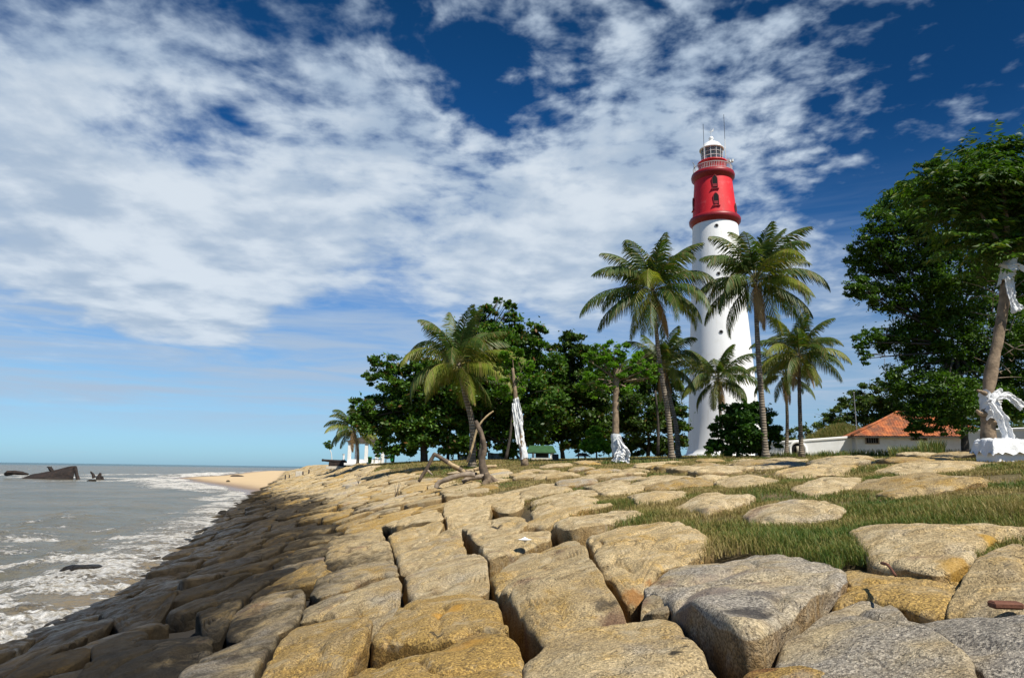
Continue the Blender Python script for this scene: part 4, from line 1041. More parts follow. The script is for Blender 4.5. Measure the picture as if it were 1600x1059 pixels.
tree('almond_tree', 'olive green tree standing just left of the white lighthouse tower', 84, [(1012, 712), (1014, 690), (1010, 660)],
     [(960, 590, 26), (985, 610, 30), (1010, 590, 30), (1040, 600, 26), (1000, 650, 36), (970, 655, 28), (1040, 650, 30), (1062, 640, 16), (1062, 665, 14), (1050, 690, 18), (1020, 690, 22), (985, 690, 16), (955, 690, 14), (1066, 690, 10), (1030, 560, 20), (1000, 700, 16), (1040, 702, 14), (975, 705, 12)], 46000, .44, L_ALM2, BARKD, .26, 33, group='dark trees behind the palms')
tree('young_tree', 'low bright green bush tree beside the white clothed trunk base', 60, [(932, 712), (932, 704), (932, 695)],
     [(930, 690, 17), (945, 700, 10), (918, 700, 12), (935, 672, 12)], 7000, .30, L_BR, BARK, .08, 34)
tree('round_bush', 'round dark leafy bush in front of the lighthouse foot', 50, [(1152, 718), (1152, 708), (1156, 695)],
     [(1150, 650, 24), (1180, 652, 26), (1165, 676, 30), (1130, 675, 18), (1204, 672, 16), (1120, 694, 13), (1140, 698, 16), (1190, 696, 16), (1212, 690, 10), (1112, 705, 8), (1165, 635, 12), (1170, 700, 14)], 30000, .26, L_BUSH, BARKD, .10, 35, cat='bush', asp=.6, up=.8)
# big feathery tree at the right
tree('shade_tree', 'huge dark feathery tree overhanging the orange tiled roof', 44, [(1508, 708), (1506, 660), (1500, 600), (1492, 540)],
     [(1372, 345, 26), (1352, 378, 26), (1345, 415, 26), (1335, 450, 18), (1348, 455, 26), (1372, 400, 36), (1400, 322, 30), (1425, 300, 26), (1450, 268, 22), (1470, 262, 16), (1440, 330, 36), (1418, 400, 50), (1385, 462, 32), (1345, 535, 16), (1362, 520, 18), (1352, 560, 12), (1400, 530, 34), (1440, 470, 50), (1480, 350, 56), (1500, 430, 60), (1450, 560, 44), (1478, 520, 50),
      (1410, 590, 28), (1425, 625, 30), (1450, 650, 30), (1480, 620, 44), (1530, 600, 56), (1560, 520, 60), (1580, 430, 60), (1600, 350, 66), (1545, 330, 50), (1520, 280, 40), (1440, 668, 18), (1425, 650, 18), (1490, 664, 26), (1560, 630, 34), (1600, 610, 46), (1640, 560, 60), (1660, 450, 70), (1660, 600, 40), (1420, 350, 30), (1650, 300, 60)],
     190000, .25, L_BIG, BARKD, .24, 36, sub=46, subr=.30, flat=.55, asp=.42)
# distant trees right
for i, (lab, Y, tp, cl, nl) in enumerate((
    ('brownish green distant tree rising behind the left end of the orange roof', 105, [(1350, 705), (1350, 690), (1350, 670)], [(1290, 660, 18), (1312, 650, 20), (1335, 640, 22), (1330, 625, 16), (1358, 640, 24), (1350, 612, 14), (1370, 600, 12), (1385, 615, 20), (1395, 640, 26), (1320, 672, 20), (1360, 665, 24)], 16000),
    ('low distant green tree seen between the bush and the white wall', 120, [(1262, 705), (1262, 695), (1262, 688)], [(1240, 683, 14), (1258, 675, 13), (1275, 678, 15), (1292, 682, 14), (1225, 690, 12)], 5000),
    ('dark distant tree behind the middle of the orange roof under the huge feathery tree', 100, [(1440, 705), (1440, 680), (1440, 660)], [(1410, 620, 28), (1430, 650, 30), (1470, 640, 34), (1510, 650, 34), (1550, 660, 34), (1590, 670, 30), (1415, 590, 16)], 14000))):
    tree('distant_tree', lab, Y, tp, cl, nl, .48, L_FAR, BARKD, .3, 50+i, group='distant trees behind the wall')
# brown grassy hump behind the wall
# small background bits among the trees
tree('small_tree', 'tiny lone tree with a thin white stem beside the cannon', 100, [(519, 722), (518, 710), (514, 700)], [(509, 694, 5), (517, 697, 5), (513, 691, 4)], 300, .42, L_ALM, MET, .09, 61)
tree('small_tree', 'small round shrub hanging with green leaves under the left end of the almond tree', 80, [(603, 722), (603, 714), (603, 706)], [(600, 700, 13), (612, 708, 10), (592, 710, 8), (606, 690, 10)], 2200, .32, L_ALM, BARKD, .06, 62)
for i, (px, y1, px2, lab) in enumerate(((790, 640, 800, 'dark thin tree trunk under the crown left of the wrapped pole trunk'), (748, 640, 752, 'dark trunk rising beside the standing driftwood stump'), (1028, 610, 1024, 'slim dark trunk in the shade left of the two leaning palms'), (700, 655, 696, 'thin dark stem in the shade under the middle of the almond tree'))):
    b = on_ground(px, 715, 66+i, .1); e_ = at(px2, y1, 66+i); t = MB().tube(bez([b, b.lerp(e_, .5)+Vector((.15, 0, 0)), e_], 4), np.linspace(.17, .09, 9), 8, True, .2, i).build('tree_trunk', BARKD, None, True, loc=tuple(b)); tag(t, lab, 'tree trunk')

# ------------------------------------------------------------------ coconut palms
def frond(base, az, el, L, droop, twist, seed, dry=0.0, nl=58, lw=.035, lf=.30, hang=.5):
    g_ = np.random.default_rng(seed); ns = 14; P = [np.array(base, float)]; e = el
    for i in range(ns):
        d = np.array([cos(e)*cos(az), cos(e)*sin(az), sin(e)]); P.append(P[-1]+d*L/ns); e -= droop/ns*(0.5+1.2*i/ns)
    P = np.array(P); tn = np.gradient(P, axis=0); tn /= np.linalg.norm(tn, axis=1)[:, None]
    side = np.array([-sin(az), cos(az), 0.0])
    V = []; Q = []; c = 0; dryv = []
    # rachis
    for i in range(ns+1):
        w_ = .035*(1-.8*i/ns)+.006; up = np.cross(side, tn[i])
        for a, b in ((-1, 0), (0, .7), (1, 0), (0, -.7)): V.append(P[i]+side*a*w_+up*b*w_); dryv.append(.35 if dry < .5 else 1)
        if i:
            for k_ in range(4): Q.append((c-4+k_, c-4+(k_+1) % 4, c+(k_+1) % 4, c+k_))
        c += 4
    ts = np.linspace(.14, .99, nl); ii = ts*ns
    for s_ in (-1, 1):
        tt = np.clip(ts+g_.uniform(-.006, .006, nl), 0, 1)*ns; i0 = np.minimum(tt.astype(int), ns-1); f = (tt-i0)[:, None]
        B = P[i0]*(1-f)+P[i0+1]*f; T_ = tn[i0]*(1-f)+tn[i0+1]*f; up = np.cross(np.tile(side, (nl, 1)), T_)
        ln = L*lf*np.sin(np.clip(ts, .06, 1)**.75*pi*.93+.12)**.7*g_.uniform(.8, 1.1, nl)
        an = twist; sd_ = side*s_
        dirn = sd_*(.80-.25*ts[:, None])+T_*(.45+.55*ts[:, None])+up*(.22*cos(an))
        dirn[:, 2] -= hang*.35*g_.uniform(.6, 1.3, nl)
        dirn /= np.linalg.norm(dirn, axis=1)[:, None]
        d2 = dirn.copy(); d2[:, 2] -= hang*g_.uniform(.7, 1.5, nl); d2 /= np.linalg.norm(d2, axis=1)[:, None]
        M_1 = B+dirn*(ln*.5)[:, None]; E_ = M_1+d2*(ln*.5)[:, None]
        wv = T_*lw*(.8+.4*g_.random(nl)[:, None])
        blk = np.stack([B-wv*.6, B+wv*.6, M_1+wv, M_1-wv, E_+wv*.2, E_-wv*.2], 1).reshape(-1, 3)
        V += list(blk); k_ = c+np.arange(nl)*6
        Q += [tuple(q) for q in np.stack([k_, k_+1, k_+2, k_+3], 1)]+[tuple(q) for q in np.stack([k_+3, k_+2, k_+4, k_+5], 1)]; c += nl*6
        dv = np.clip(dry+.35*(g_.random(nl) > .86), 0, 1); tipv = np.clip(dv+.25*g_.random(nl), 0, 1)
        dryv += list(np.stack([dv, dv, dv, dv, tipv, tipv], 1).ravel())
    return np.array(V), np.array(Q), np.array(dryv)
def palm(label, Y, base_px, cen_px, rpx, seed, nf=26, bend=0, tr=.17, dark=0.0, mid=None, yellow=.4, dead=3, coconuts=6, wind=0.0, group='coconut palms', name='coconut_palm', topy=None):
    b = on_ground(base_px[0], base_px[1], Y, .1); cen = at(cen_px[0], cen_px[1], Y); g_ = random.Random(seed)
    t = thing(name, label, 'palm tree', tuple(b), group)
    mids = [at(px, py, Y) for px, py in (mid or [])]
    path = bez([b]+mids+[cen], 8); rad_ = np.linspace(tr*1.15, tr*.72, len(path)); rad_[0] *= 1.5; rad_[1] *= 1.2
    MB().tube(path, rad_, 12, True, .12, seed).build('trunk', PBARK, t, True, loc=tuple(b))
    L = rpx*mpp(Y)*1.30; lean = Vector((wind, 0, 0))
    for i in range(nf):
        f = i/nf; az = i*2.39996+g_.uniform(-.25, .25); el = radians(86-118*f**1.05+g_.uniform(-9, 9)); Lf = L*g_.uniform(.88, 1.08)*(.80+.25*sin(f*pi))
        droop = radians(46+50*sin(f*pi)+g_.uniform(-12, 22)); dry = 0
        m_ = FR_G
        if f > .42 and g_.random() < yellow*.75: m_ = FR_Y
        if i >= nf-dead: m_ = FR_D; dry = .85; droop = radians(30); el = radians(g_.uniform(-75, -50)); Lf *= .75
        c0 = cen+Vector((cos(az)*.10, sin(az)*.10, -.25*f))
        V, Q, dv = frond(c0, az, el, Lf, droop, 0, seed*100+i, dry, hang=.42+.55*f+g_.uniform(0, .25), lw=.034*L/4)
        if wind: V[:, 0] += wind*(np.linalg.norm(V-np.array(cen), axis=1)/L)**2*L
        np_mesh('frond', V, Q, None, m_, False, t, {'dry': dv}, loc=tuple(cen))
    for i in range(coconuts):
        a = g_.uniform(0, 6.28); c = cen+Vector((cos(a)*.30, sin(a)*.30, -.42-g_.random()*.15)); th = np.linspace(0, pi, 7)
        MB().lathe([(.13*sin(q)+1e-4, -.15*cos(q)) for q in th], tuple(c), 10).build('coconut', COCO, t, True, loc=tuple(c))
    return t
COCO = simple('coconut_husk', (0.20, 0.19, 0.04), .6, .3, 5, .2)
palm('big yellowish coconut palm with drooping fronds in front of the broad almond tree', 44, (738, 720), (716, 566), 84, 1, 27, mid=[(738, 665), (725, 610)], yellow=.75, dead=1, tr=.19, wind=.12)
palm('tall coconut palm left of the lighthouse with a wide rounded crown', 50, (1050, 720), (1020, 452), 92, 2, 30, mid=[(1044, 650), (1030, 560)], yellow=.35, dead=1, tr=.19)
palm('lower palm with a brown dead frond tucked behind the tall palm left of the lighthouse', 56, (1060, 720), (1036, 570), 62, 3, 22, mid=[(1056, 665), (1044, 610)], yellow=.5, dead=3, tr=.19)
palm('tall slender coconut palm right of the lighthouse with pale yellow patches in its fronds', 48, (1197, 720), (1180, 436), 94, 4, 30, mid=[(1192, 650), (1184, 540)], yellow=.45, dead=2, tr=.20, wind=.08)
palm('short palm standing right in front of the white lighthouse tower', 66, (1130, 720), (1122, 590), 58, 5, 24, mid=[(1127, 670)], yellow=.45, dead=1, tr=.17)
palm('palm right of the lighthouse with a rusty brown frond and many drooping leaves', 58, (1253, 720), (1248, 552), 66, 6, 27, mid=[(1250, 650)], yellow=.55, dead=2, tr=.18)
palm('shaded dark palm half hidden behind the palm with the rusty brown frond', 66, (1229, 720), (1226, 584), 52, 7, 22, mid=[(1230, 650)], yellow=.1, dead=2, tr=.16)
palm('small blown coconut palm at the left end of the trees beside the white shelter', 88, (559, 722), (552, 668), 42, 8, 24, mid=[(559, 700)], yellow=.5, dead=1, tr=.17, wind=.10)
palm('small distant palm seen under the tree crowns beside the small table shelter', 88, (988, 722), (984, 682), 22, 9, 14, yellow=.1, dead=2, tr=.16, coconuts=0)
palm('small drooping palm under the tree shade beside the leaning white wrapped pole', 80, (812, 722), (800, 700), 24, 10, 12, yellow=0, dead=2, tr=.14, coconuts=0)
# ------------------------------------------------------------------ cloth helpers
def wrap(path, rad, m, name, parent, loc, seed, n_=22, amp=.35, rag=.25):
    """crumpled cloth wound round a trunk"""
    path = np.asarray(path, float); g_ = np.random.default_rng(seed); k_ = len(path); th = np.arange(n_)*2*pi/n_
    tn = np.gradient(path, axis=0); tn /= np.linalg.norm(tn, axis=1)[:, None]; rad = np.broadcast_to(rad, (k_,)); V = []
    for i in range(k_):
        u = np.cross(tn[i], [0, 1, 0]); u /= np.linalg.norm(u); v_ = np.cross(tn[i], u)
        P = path[i]+rad[i]*(np.cos(th)[:, None]*u+np.sin(th)[:, None]*v_)
        nz = fbm(np.stack([np.cos(th)*2.2, np.sin(th)*2.2, np.full(n_, i*.9)], 1)*np.array([.7, .7, 1])+seed, 5, seed)
        P = path[i]+(P-path[i])*(1+amp*np.abs(nz)*2.0)[:, None]
        if i in (0, k_-1): P += tn[i]*(nz*rag*rad[i]*3)[:, None]
        V.append(P)
    V = np.array(V).reshape(-1, 3); I = np.arange(k_*n_).reshape(k_, n_); J = np.roll(I, -1, 1)
    Q = np.stack([I[:-1], J[:-1], J[1:], I[1:]], -1).reshape(-1, 4)
    return np_mesh(name, V, Q, None, m, True, parent, loc=loc)
def flap(pts, wid, m, name, parent, loc, seed, nu=54, nv=17, fold=.35, rag=.3):
    """a hanging or stretched strip of crumpled cloth"""
    C = bez(pts, max(3, nu//(len(pts)-1))); k_ = len(C); wid = np.interp(np.linspace(0, 1, k_), np.linspace(0, 1, len(wid)), wid)
    tn = np.gradient(C, axis=0); tn /= np.linalg.norm(tn, axis=1)[:, None]; V = []
    for i in range(k_):
        s_ = np.cross(tn[i], [0.15, 1, 0.1]); s_ /= np.linalg.norm(s_); d = np.cross(tn[i], s_)
        for j in range(nv):
            f = j/(nv-1)*2-1; nz = float(fbm(np.array([[f*2.2+seed, i*.08, seed*.7]]), 4, seed)[0]); n2 = float(fbm(np.array([[f*5+seed, i*.30, seed*.3]]), 3, seed+5)[0])
            V.append(C[i]+s_*f*wid[i]*(1+rag*n2)+d*wid[i]*fold*(nz*2.2+.35*sin(f*6+i*.07)+.5*n2)+tn[i]*n2*wid[i]*.35*(1 if i in (0, k_-1) else .3))
    V = np.array(V); I = np.arange(k_*nv).reshape(k_, nv)
    Q = np.stack([I[:-1, :-1], I[1:, :-1], I[1:, 1:], I[:-1, 1:]], -1).reshape(-1, 4)
    o = np_mesh(name, V, Q, None, m, True, parent, loc=loc)
    sm = o.modifiers.new('thick', 'SOLIDIFY'); sm.thickness = .012; return o

# ------------------------------------------------------------------ leaning wrapped pole tree and clothed sapling
def pxpath(Y, *pts): return [at(px, py, Y) for px, py in pts]
Y = 42; b = on_ground(820, 722, Y, .1)
t = thing('wrapped_tree', 'leaning thin tree wrapped in ragged white cloth with a small leafy crown', 'tree', tuple(b))
pa = [b]+pxpath(Y, (815, 690), (809, 645), (804, 605), (801, 575)); bp_ = bez(pa, 6)
MB().tube(bp_, np.linspace(.24, .09, len(bp_)), 12, True, .15, 3).build('trunk', BARK, t, True, loc=tuple(b))
cl = bez(pxpath(Y, (819, 716), (815, 690), (811, 660), (806, 622)), 7)
wrap(cl, np.interp(np.linspace(0, 1, len(cl)), [0, .35, .6, 1], [.22, .17, .16, .15]), CLOTH, 'cloth', t, tuple(b), 4, amp=.5)
flap(pxpath(Y-.35, (807, 622), (813, 650), (815, 676)), [.12, .16, .05], CLOTH, 'cloth_strip', t, tuple(b), 8)
flap(pxpath(Y-.35, (802, 630), (806, 660), (810, 694)), [.10, .13, .10], CLOTH, 'cloth_strip', t, tuple(b), 12)
C, tops = clump_points([(800, 575, 16), (812, 592, 14), (786, 600, 12), (800, 555, 16), (818, 570, 14), (788, 570, 12), (778, 612, 8), (820, 605, 9), (806, 616, 6), (795, 622, 7), (770, 590, 7)], Y, 4600, 41, sub=14, subr=.34)
leaf_mesh('crown', C, .26, L_BR, t, 41, .42, .5, tuple(b), .4)
mb = MB(); branches(mb, Vector(pa[-2]), tops, .04, 3, .3); mb.build('branches', BARK, t, True, loc=tuple(b))

Y = 38; b = on_ground(962, 722, Y, .1)
t = thing('wrapped_tree', 'straight brown tree with printed white cloth round its foot and a bright green crown', 'tree', tuple(b))
pa = [b]+pxpath(Y, (962, 690), (962, 640), (963, 596), (964, 560)); bp_ = bez(pa, 6)
MB().tube(bp_, np.linspace(.21, .15, len(bp_)), 12, True, .12, 5).build('trunk', BARK, t, True, loc=tuple(b))
cl = bez(pxpath(Y, (966, 718), (963, 700), (962, 677)), 7)
wrap(cl, np.interp(np.linspace(0, 1, len(cl)), [0, .5, 1], [.26, .24, .23]), CLOTHB, 'printed_cloth', t, tuple(b), 6, amp=.3)
flap(pxpath(Y-.4, (967, 680), (969, 700), (962, 722)), [.10, .16, .22], CLOTH, 'cloth_strip', t, tuple(b), 9, fold=.4)
flap(pxpath(Y-.45, (969, 690), (974, 706), (972, 722)), [.10, .32, .42], CLOTH, 'cloth_strip', t, tuple(b), 15, fold=.5)
C, tops = clump_points([(930, 553, 16), (952, 545, 14), (975, 548, 14), (1000, 562, 18), (1018, 575, 14), (940, 575, 20), (968, 578, 22), (995, 590, 16), (925, 592, 14), (945, 602, 14), (1015, 595, 10), (985, 610, 12), (1024, 590, 8), (960, 560, 18), (915, 560, 10), (910, 600, 10), (930, 615, 10)], Y, 10500, 43, sub=16, subr=.32)
leaf_mesh('crown', C, .22, L_BR, t, 43, .40, .6, tuple(b), .3)
mb = MB(); branches(mb, Vector(pa[-2]), tops, .06, 5, .3); mb.build('branches', BARK, t, True, loc=tuple(b))

# ------------------------------------------------------------------ front right tree with cloths
Y = 15.5; b = on_ground(1545, 712, Y, .15)
t = thing('draped_tree', 'crooked light brown tree at the right edge with large leaves and torn white cloths', 'tree', tuple(b))
pa = [b]+pxpath(Y, (1546, 680), (1544, 640), (1546, 600), (1556, 550), (1566, 490), (1573, 440), (1576, 400), (1570, 360)); bp_ = bez(pa, 7)
MB().tube(bp_, np.interp(np.linspace(0, 1, len(bp_)), [0, .12, .3, .55, 1], [.19, .15, .13, .11, .09]), 20, True, .4, 3).build('trunk', BARK, t, True, loc=tuple(b))
for (x0, y0), (x1, y1), (x2, y2), r_ in (((1544, 648), (1532, 646), (1526, 641), .07), ((1546, 618), (1534, 612), (1527, 610), .06), ((1548, 625), (1562, 624), (1572, 617), .04), ((1544, 655), (1556, 660), (1566, 656), .075), ((1572, 405), (1590, 380), (1612, 352), .06), ((1572, 400), (1552, 365), (1530, 330), .06), ((1573, 385), (1572, 340), (1565, 280), .07), ((1530, 330), (1500, 305), (1462, 290), .03)):
    MB().tube(bez([at(x0, y0, Y), at(x1, y1, Y-.15), at(x2, y2, Y-.2)], 5), np.linspace(r_, r_*.45, 11), 8, True, .3, int(x1)).build('limb', BARK, t, True, loc=tuple(b))
# dead twigs
mb = MB(); rg = random.Random(4)
for k in range(26):
    p = at(rg.uniform(1540, 1585), rg.uniform(430, 600), Y+rg.uniform(.2, 1.2)); q = p+Vector((rg.uniform(-.8, .8), rg.uniform(-.3, .4), rg.uniform(-.1, .5))); mb.tube(bez([p, p.lerp(q, .5)+Vector((0, 0, rg.uniform(-.1, .15))), q], 4), np.linspace(.012, .004, 9), 4)
mb.build('twigs', WOODG, t, True, loc=tuple(b))
# pinnate leaves: stalk with pairs of leaflets
def pinnate(clumps, Y, per, seed, parent, m, size=.17):
    g_ = np.random.default_rng(seed); V = []; cnt = 0; k_ = mpp(Y); Cc = []; A = []; S_ = []
    for c in clumps:
        cen = np.array(at(c[0], c[1], Y+g_.uniform(-.5, .5)*c[2]*k_*1.5)); r = c[2]*k_; n_ = int(per*.42*(c[2]/30)**2)
        for _ in range(n_):
            u = g_.normal(size=3); u /= np.linalg.norm(u); p = cen+u*r*g_.uniform(.1, 1.0)*np.array([1, 1, .85]); az = math.atan2(u[1], u[0])+g_.uniform(-.9, .9); L = g_.uniform(.38, .62)*size/.17
            e = g_.uniform(-.1, .8); d0 = np.array([cos(az)*cos(e), sin(az)*cos(e), sin(e)])
            for q in range(6):
                f = .25+.75*q/5; P = p+d0*L*f-np.array([0, 0, .30*L*f*f]); td = d0-np.array([0, 0, .6*f]); td /= np.linalg.norm(td); sd_ = np.cross(td, [0, 0, 1]); sd_ /= np.linalg.norm(sd_)+1e-9
                for s_ in (-1, 1):
                    dr = sd_*s_*.85+td*.55-np.array([0, 0, g_.uniform(.05, .6)]); Cc.append(P); A.append(dr/np.linalg.norm(dr)); S_.append(size*g_.uniform(.75, 1.25)*(1-.25*abs(f-.6)))
            Cc.append(P); A.append(td); S_.append(size)
    Cc = np.array(Cc); A = np.array(A); S_ = np.array(S_)[:, None]; nr = np.random.default_rng(seed+1).normal(size=A.shape)*.5+np.array([0, 0, 1.]); B = np.cross(A, nr); B /= np.linalg.norm(B, axis=1)[:, None]+1e-9; N_ = np.cross(B, A)
    w_ = .17
    V = np.stack([Cc, Cc+A*S_*.4+B*S_*w_+N_*S_*.03, Cc+A*S_-N_*S_*.12, Cc+A*S_*.4-B*S_*w_+N_*S_*.03], 1).reshape(-1, 3)
    return np_mesh('crown', V, np.arange(len(V)).reshape(-1, 4), None, m, False, parent, loc=tuple(b))
L_PIN = leafmat('pinnate_leaves', (0.024, 0.068, 0.008), (0.105, 0.20, 0.018), .32, (0.22, 0.24, 0.03))
pinnate([(1440, 300, 12), (1465, 300, 14), (1415, 308, 7), (1500, 240, 10), (1560, 245, 24), (1545, 228, 12), (1590, 236, 22), (1610, 262, 34), (1525, 258, 22), (1500, 272, 22), (1475, 275, 16), (1450, 282, 12), (1432, 292, 9), (1430, 268, 5), (1485, 300, 22), (1530, 290, 34), (1570, 280, 36), (1600, 320, 40), (1555, 330, 34), (1520, 330, 26), (1585, 365, 28), (1610, 380, 26), (1565, 385, 16), (1545, 360, 16), (1495, 330, 14), (1640, 300, 50), (1650, 370, 40), (1530, 232, 8), (1545, 398, 16), (1510, 372, 18), (1592, 400, 20), (1480, 350, 14), (1455, 325, 13), (1462, 372, 9), (1500, 398, 10), (1440, 345, 8), (1535, 415, 9), (1425, 330, 6), (1608, 425, 14)], Y, 115, 71, t, L_PIN, .215)
# cloths
cl = bez(pxpath(Y, (1571, 446), (1575, 425), (1577, 408)), 6); wrap(cl, .13, CLOTH, 'cloth', t, tuple(b), 21, amp=.5, rag=.6)
flap(pxpath(Y-.3, (1574, 432), (1579, 452), (1584, 470), (1592, 486)), [.07, .09, .07, .15], CLOTH, 'hanging_cloth', t, tuple(b), 22, fold=.35)
flap(pxpath(Y-.3, (1577, 420), (1592, 416), (1612, 428)), [.08, .06, .06], CLOTH, 'hanging_cloth', t, tuple(b), 25, fold=.3)
cl = bez(pxpath(Y, (1549, 650), (1547, 632), (1548, 618)), 6); wrap(cl, .18, CLOTH, 'cloth', t, tuple(b), 23, amp=.4, rag=.5)
flap(pxpath(Y-.35, (1548, 628), (1562, 650), (1574, 676), (1580, 700)), [.08, .12, .10, .17], CLOTH, 'hanging_cloth', t, tuple(b), 24, fold=.35)
flap(pxpath(Y-.3, (1550, 622), (1572, 618), (1584, 624), (1600, 636)), [.07, .08, .08, .11], CLOTH, 'hanging_cloth', t, tuple(b), 26, fold=.25)
flap(pxpath(Y-.3, (1548, 625), (1560, 612), (1566, 608)), [.08, .06, .03], CLOTH, 'hanging_cloth', t, tuple(b), 27, fold=.3)
# block with cloth on it
c0 = at(1562, 698, Y-.6); gz_ = float(Hr(c0.x, c0.y))
t2 = thing('covered_block', 'whitewashed block under a crumpled white cloth at the foot of the draped tree', 'block', (c0.x, c0.y, gz_))
hb_ = max(.28, c0.z-gz_+.12)
MB().box((c0.x, c0.y, gz_+hb_/2-.05), (.72, .6, hb_+.1), .08, .04).build('block', WHITE, t2, False, loc=(c0.x, c0.y, gz_))
g_ = np.random.default_rng(5); nn = 40; u = np.linspace(-1, 1, nn); U, W = np.meshgrid(u, u); zz = gz_+hb_+.03+.07*fb2(U+3, W, 2.4, 4, 3)+.05*np.abs(fb2(U, W+9, 5, 3, 4))
dr = np.maximum(np.abs(U), np.abs(W)); out_ = sst(.72, 1.0, dr); zz -= out_*(hb_*.8+.10*fb2(U, W, 3, 3, 9)); V = np.stack([c0.x+U*.44*(1+.1*fb2(U, W, 2, 3, 5)), c0.y+W*.40, zz], -1).reshape(-1, 3); I = np.arange(nn*nn).reshape(nn, nn)
np_mesh('draped_cloth', V, np.stack([I[:-1, :-1], I[:-1, 1:], I[1:, 1:], I[1:, :-1]], -1).reshape(-1, 4), None, CLOTH, True, t2, loc=(c0.x, c0.y, gz_))

# ------------------------------------------------------------------ white wall and tiled building
HY = 66.0
A_ = on_ground(1180, 715, 69.5, .3); B_ = on_ground(1332, 712, HY+1.0, .3)
zt0 = at(1190, 696, 69.5).z; zt1 = at(1330, 684, HY+1).z
def wall_piece(name, A, B, z0, z1, label, th_=.3):
    ln = math.hypot(B.x-A.x, B.y-A.y); rz = math.atan2(B.y-A.y, B.x-A.x); n_ = 24; mb = MB(); nx_, ny_ = -sin(rz)*th_/2, cos(rz)*th_/2
    V = []
    for i in range(n_+1):
        f = i/n_; x_ = A.x+(B.x-A.x)*f; y_ = A.y+(B.y-A.y)*f; zt = z0+(z1-z0)*(f**.9); zb = float(Hr(x_, y_))-.4
        V += [(x_+nx_, y_+ny_, zb), (x_+nx_, y_+ny_, zt), (x_-nx_, y_-ny_, zt), (x_-nx_, y_-ny_, zb)]
    Q = [(i*4+k_, i*4+(k_+1) % 4, i*4+4+(k_+1) % 4, i*4+4+k_) for i in range(n_) for k_ in range(4)]+[(0, 3, 2, 1), (n_*4, n_*4+1, n_*4+2, n_*4+3)]
    t = thing(name, label, 'wall', (A.x, A.y, float(Hr(A.x, A.y)))); mb.add(V, Q); mb.build('masonry', PLASTER, t, False, loc=tuple(t.location))
    mc = MB(); V = []
    for i in range(n_+1):
        f = i/n_; x_ = A.x+(B.x-A.x)*f; y_ = A.y+(B.y-A.y)*f; zt = z0+(z1-z0)*(f**.9); k2 = 1.5
        V += [(x_+nx_*k2, y_+ny_*k2, zt-.02), (x_+nx_*k2, y_+ny_*k2, zt+.13), (x_, y_, zt+.20), (x_-nx_*k2, y_-ny_*k2, zt+.13), (x_-nx_*k2, y_-ny_*k2, zt-.02)]
    Q = [(i*5+k_, i*5+(k_+1) % 5, i*5+5+(k_+1) % 5, i*5+5+k_) for i in range(n_) for k_ in range(5)]
    mc.add(V, Q, [(0, 1, 2), (0, 2, 3), (0, 3, 4)]).build('coping', WHITE, t, False, loc=tuple(t.location)); return t
t = wall_piece('boundary_wall', A_, B_, zt0, zt1, 'long white plastered wall with a small arched niche joining the tiled building')
# arched niche
f = (1250-1186)/(1332-1186); np_ = at(1247, 712, 68.4); rz = math.atan2(B_.y-A_.y, B_.x-A_.x); u_ = Vector((cos(rz), sin(rz), 0)); nn_ = Vector((sin(rz), -cos(rz), 0))
tt_ = ((np_.x-A_.x)*u_.x+(np_.y-A_.y)*u_.y); p0 = A_+u_*tt_; zb = float(Hr(p0.x, p0.y)); c0 = Vector((p0.x, p0.y, zb))+nn_*.16; W_ = .62; Ht = at(1248, 692, p0.y).z-zb
pts_ = [c0+u_*W_*cos(a_)+Vector((0, 0, Ht-W_+W_*sin(a_))) for a_ in np.linspace(0, pi, 13)]; pts_ = [c0+u_*W_]+pts_+[c0-u_*W_]
kk_ = len(pts_); cm = sum(pts_, Vector())/kk_
nb_ = MB().add([tuple(p) for p in pts_]+[tuple(p+nn_*.02) for p in pts_]+[tuple(cm+nn_*.02)], [(i, i+1, kk_+i+1, kk_+i) for i in range(kk_-1)], [(2*kk_, kk_+i, kk_+(i+1) % kk_) for i in range(kk_)]).build('niche', DARK, t, False, loc=tuple(c0))
MB().tube([tuple(p+nn_*.03) for p in [c0+u_*(W_+.1)]+[c0+u_*(W_+.1)*cos(a_)+Vector((0, 0, Ht-W_+(W_+.1)*sin(a_))) for a_ in np.linspace(0, pi, 13)]+[c0-u_*(W_+.1)]], .13, 8).build('arch_surround', WHITE, nb_, False, loc=tuple(c0))
MB().tube([tuple(c0+nn_*.1), tuple(c0+nn_*.1+Vector((0, 0, .9)))], .16, 10).build('white_figure', CONC, nb_, True, loc=tuple(c0))
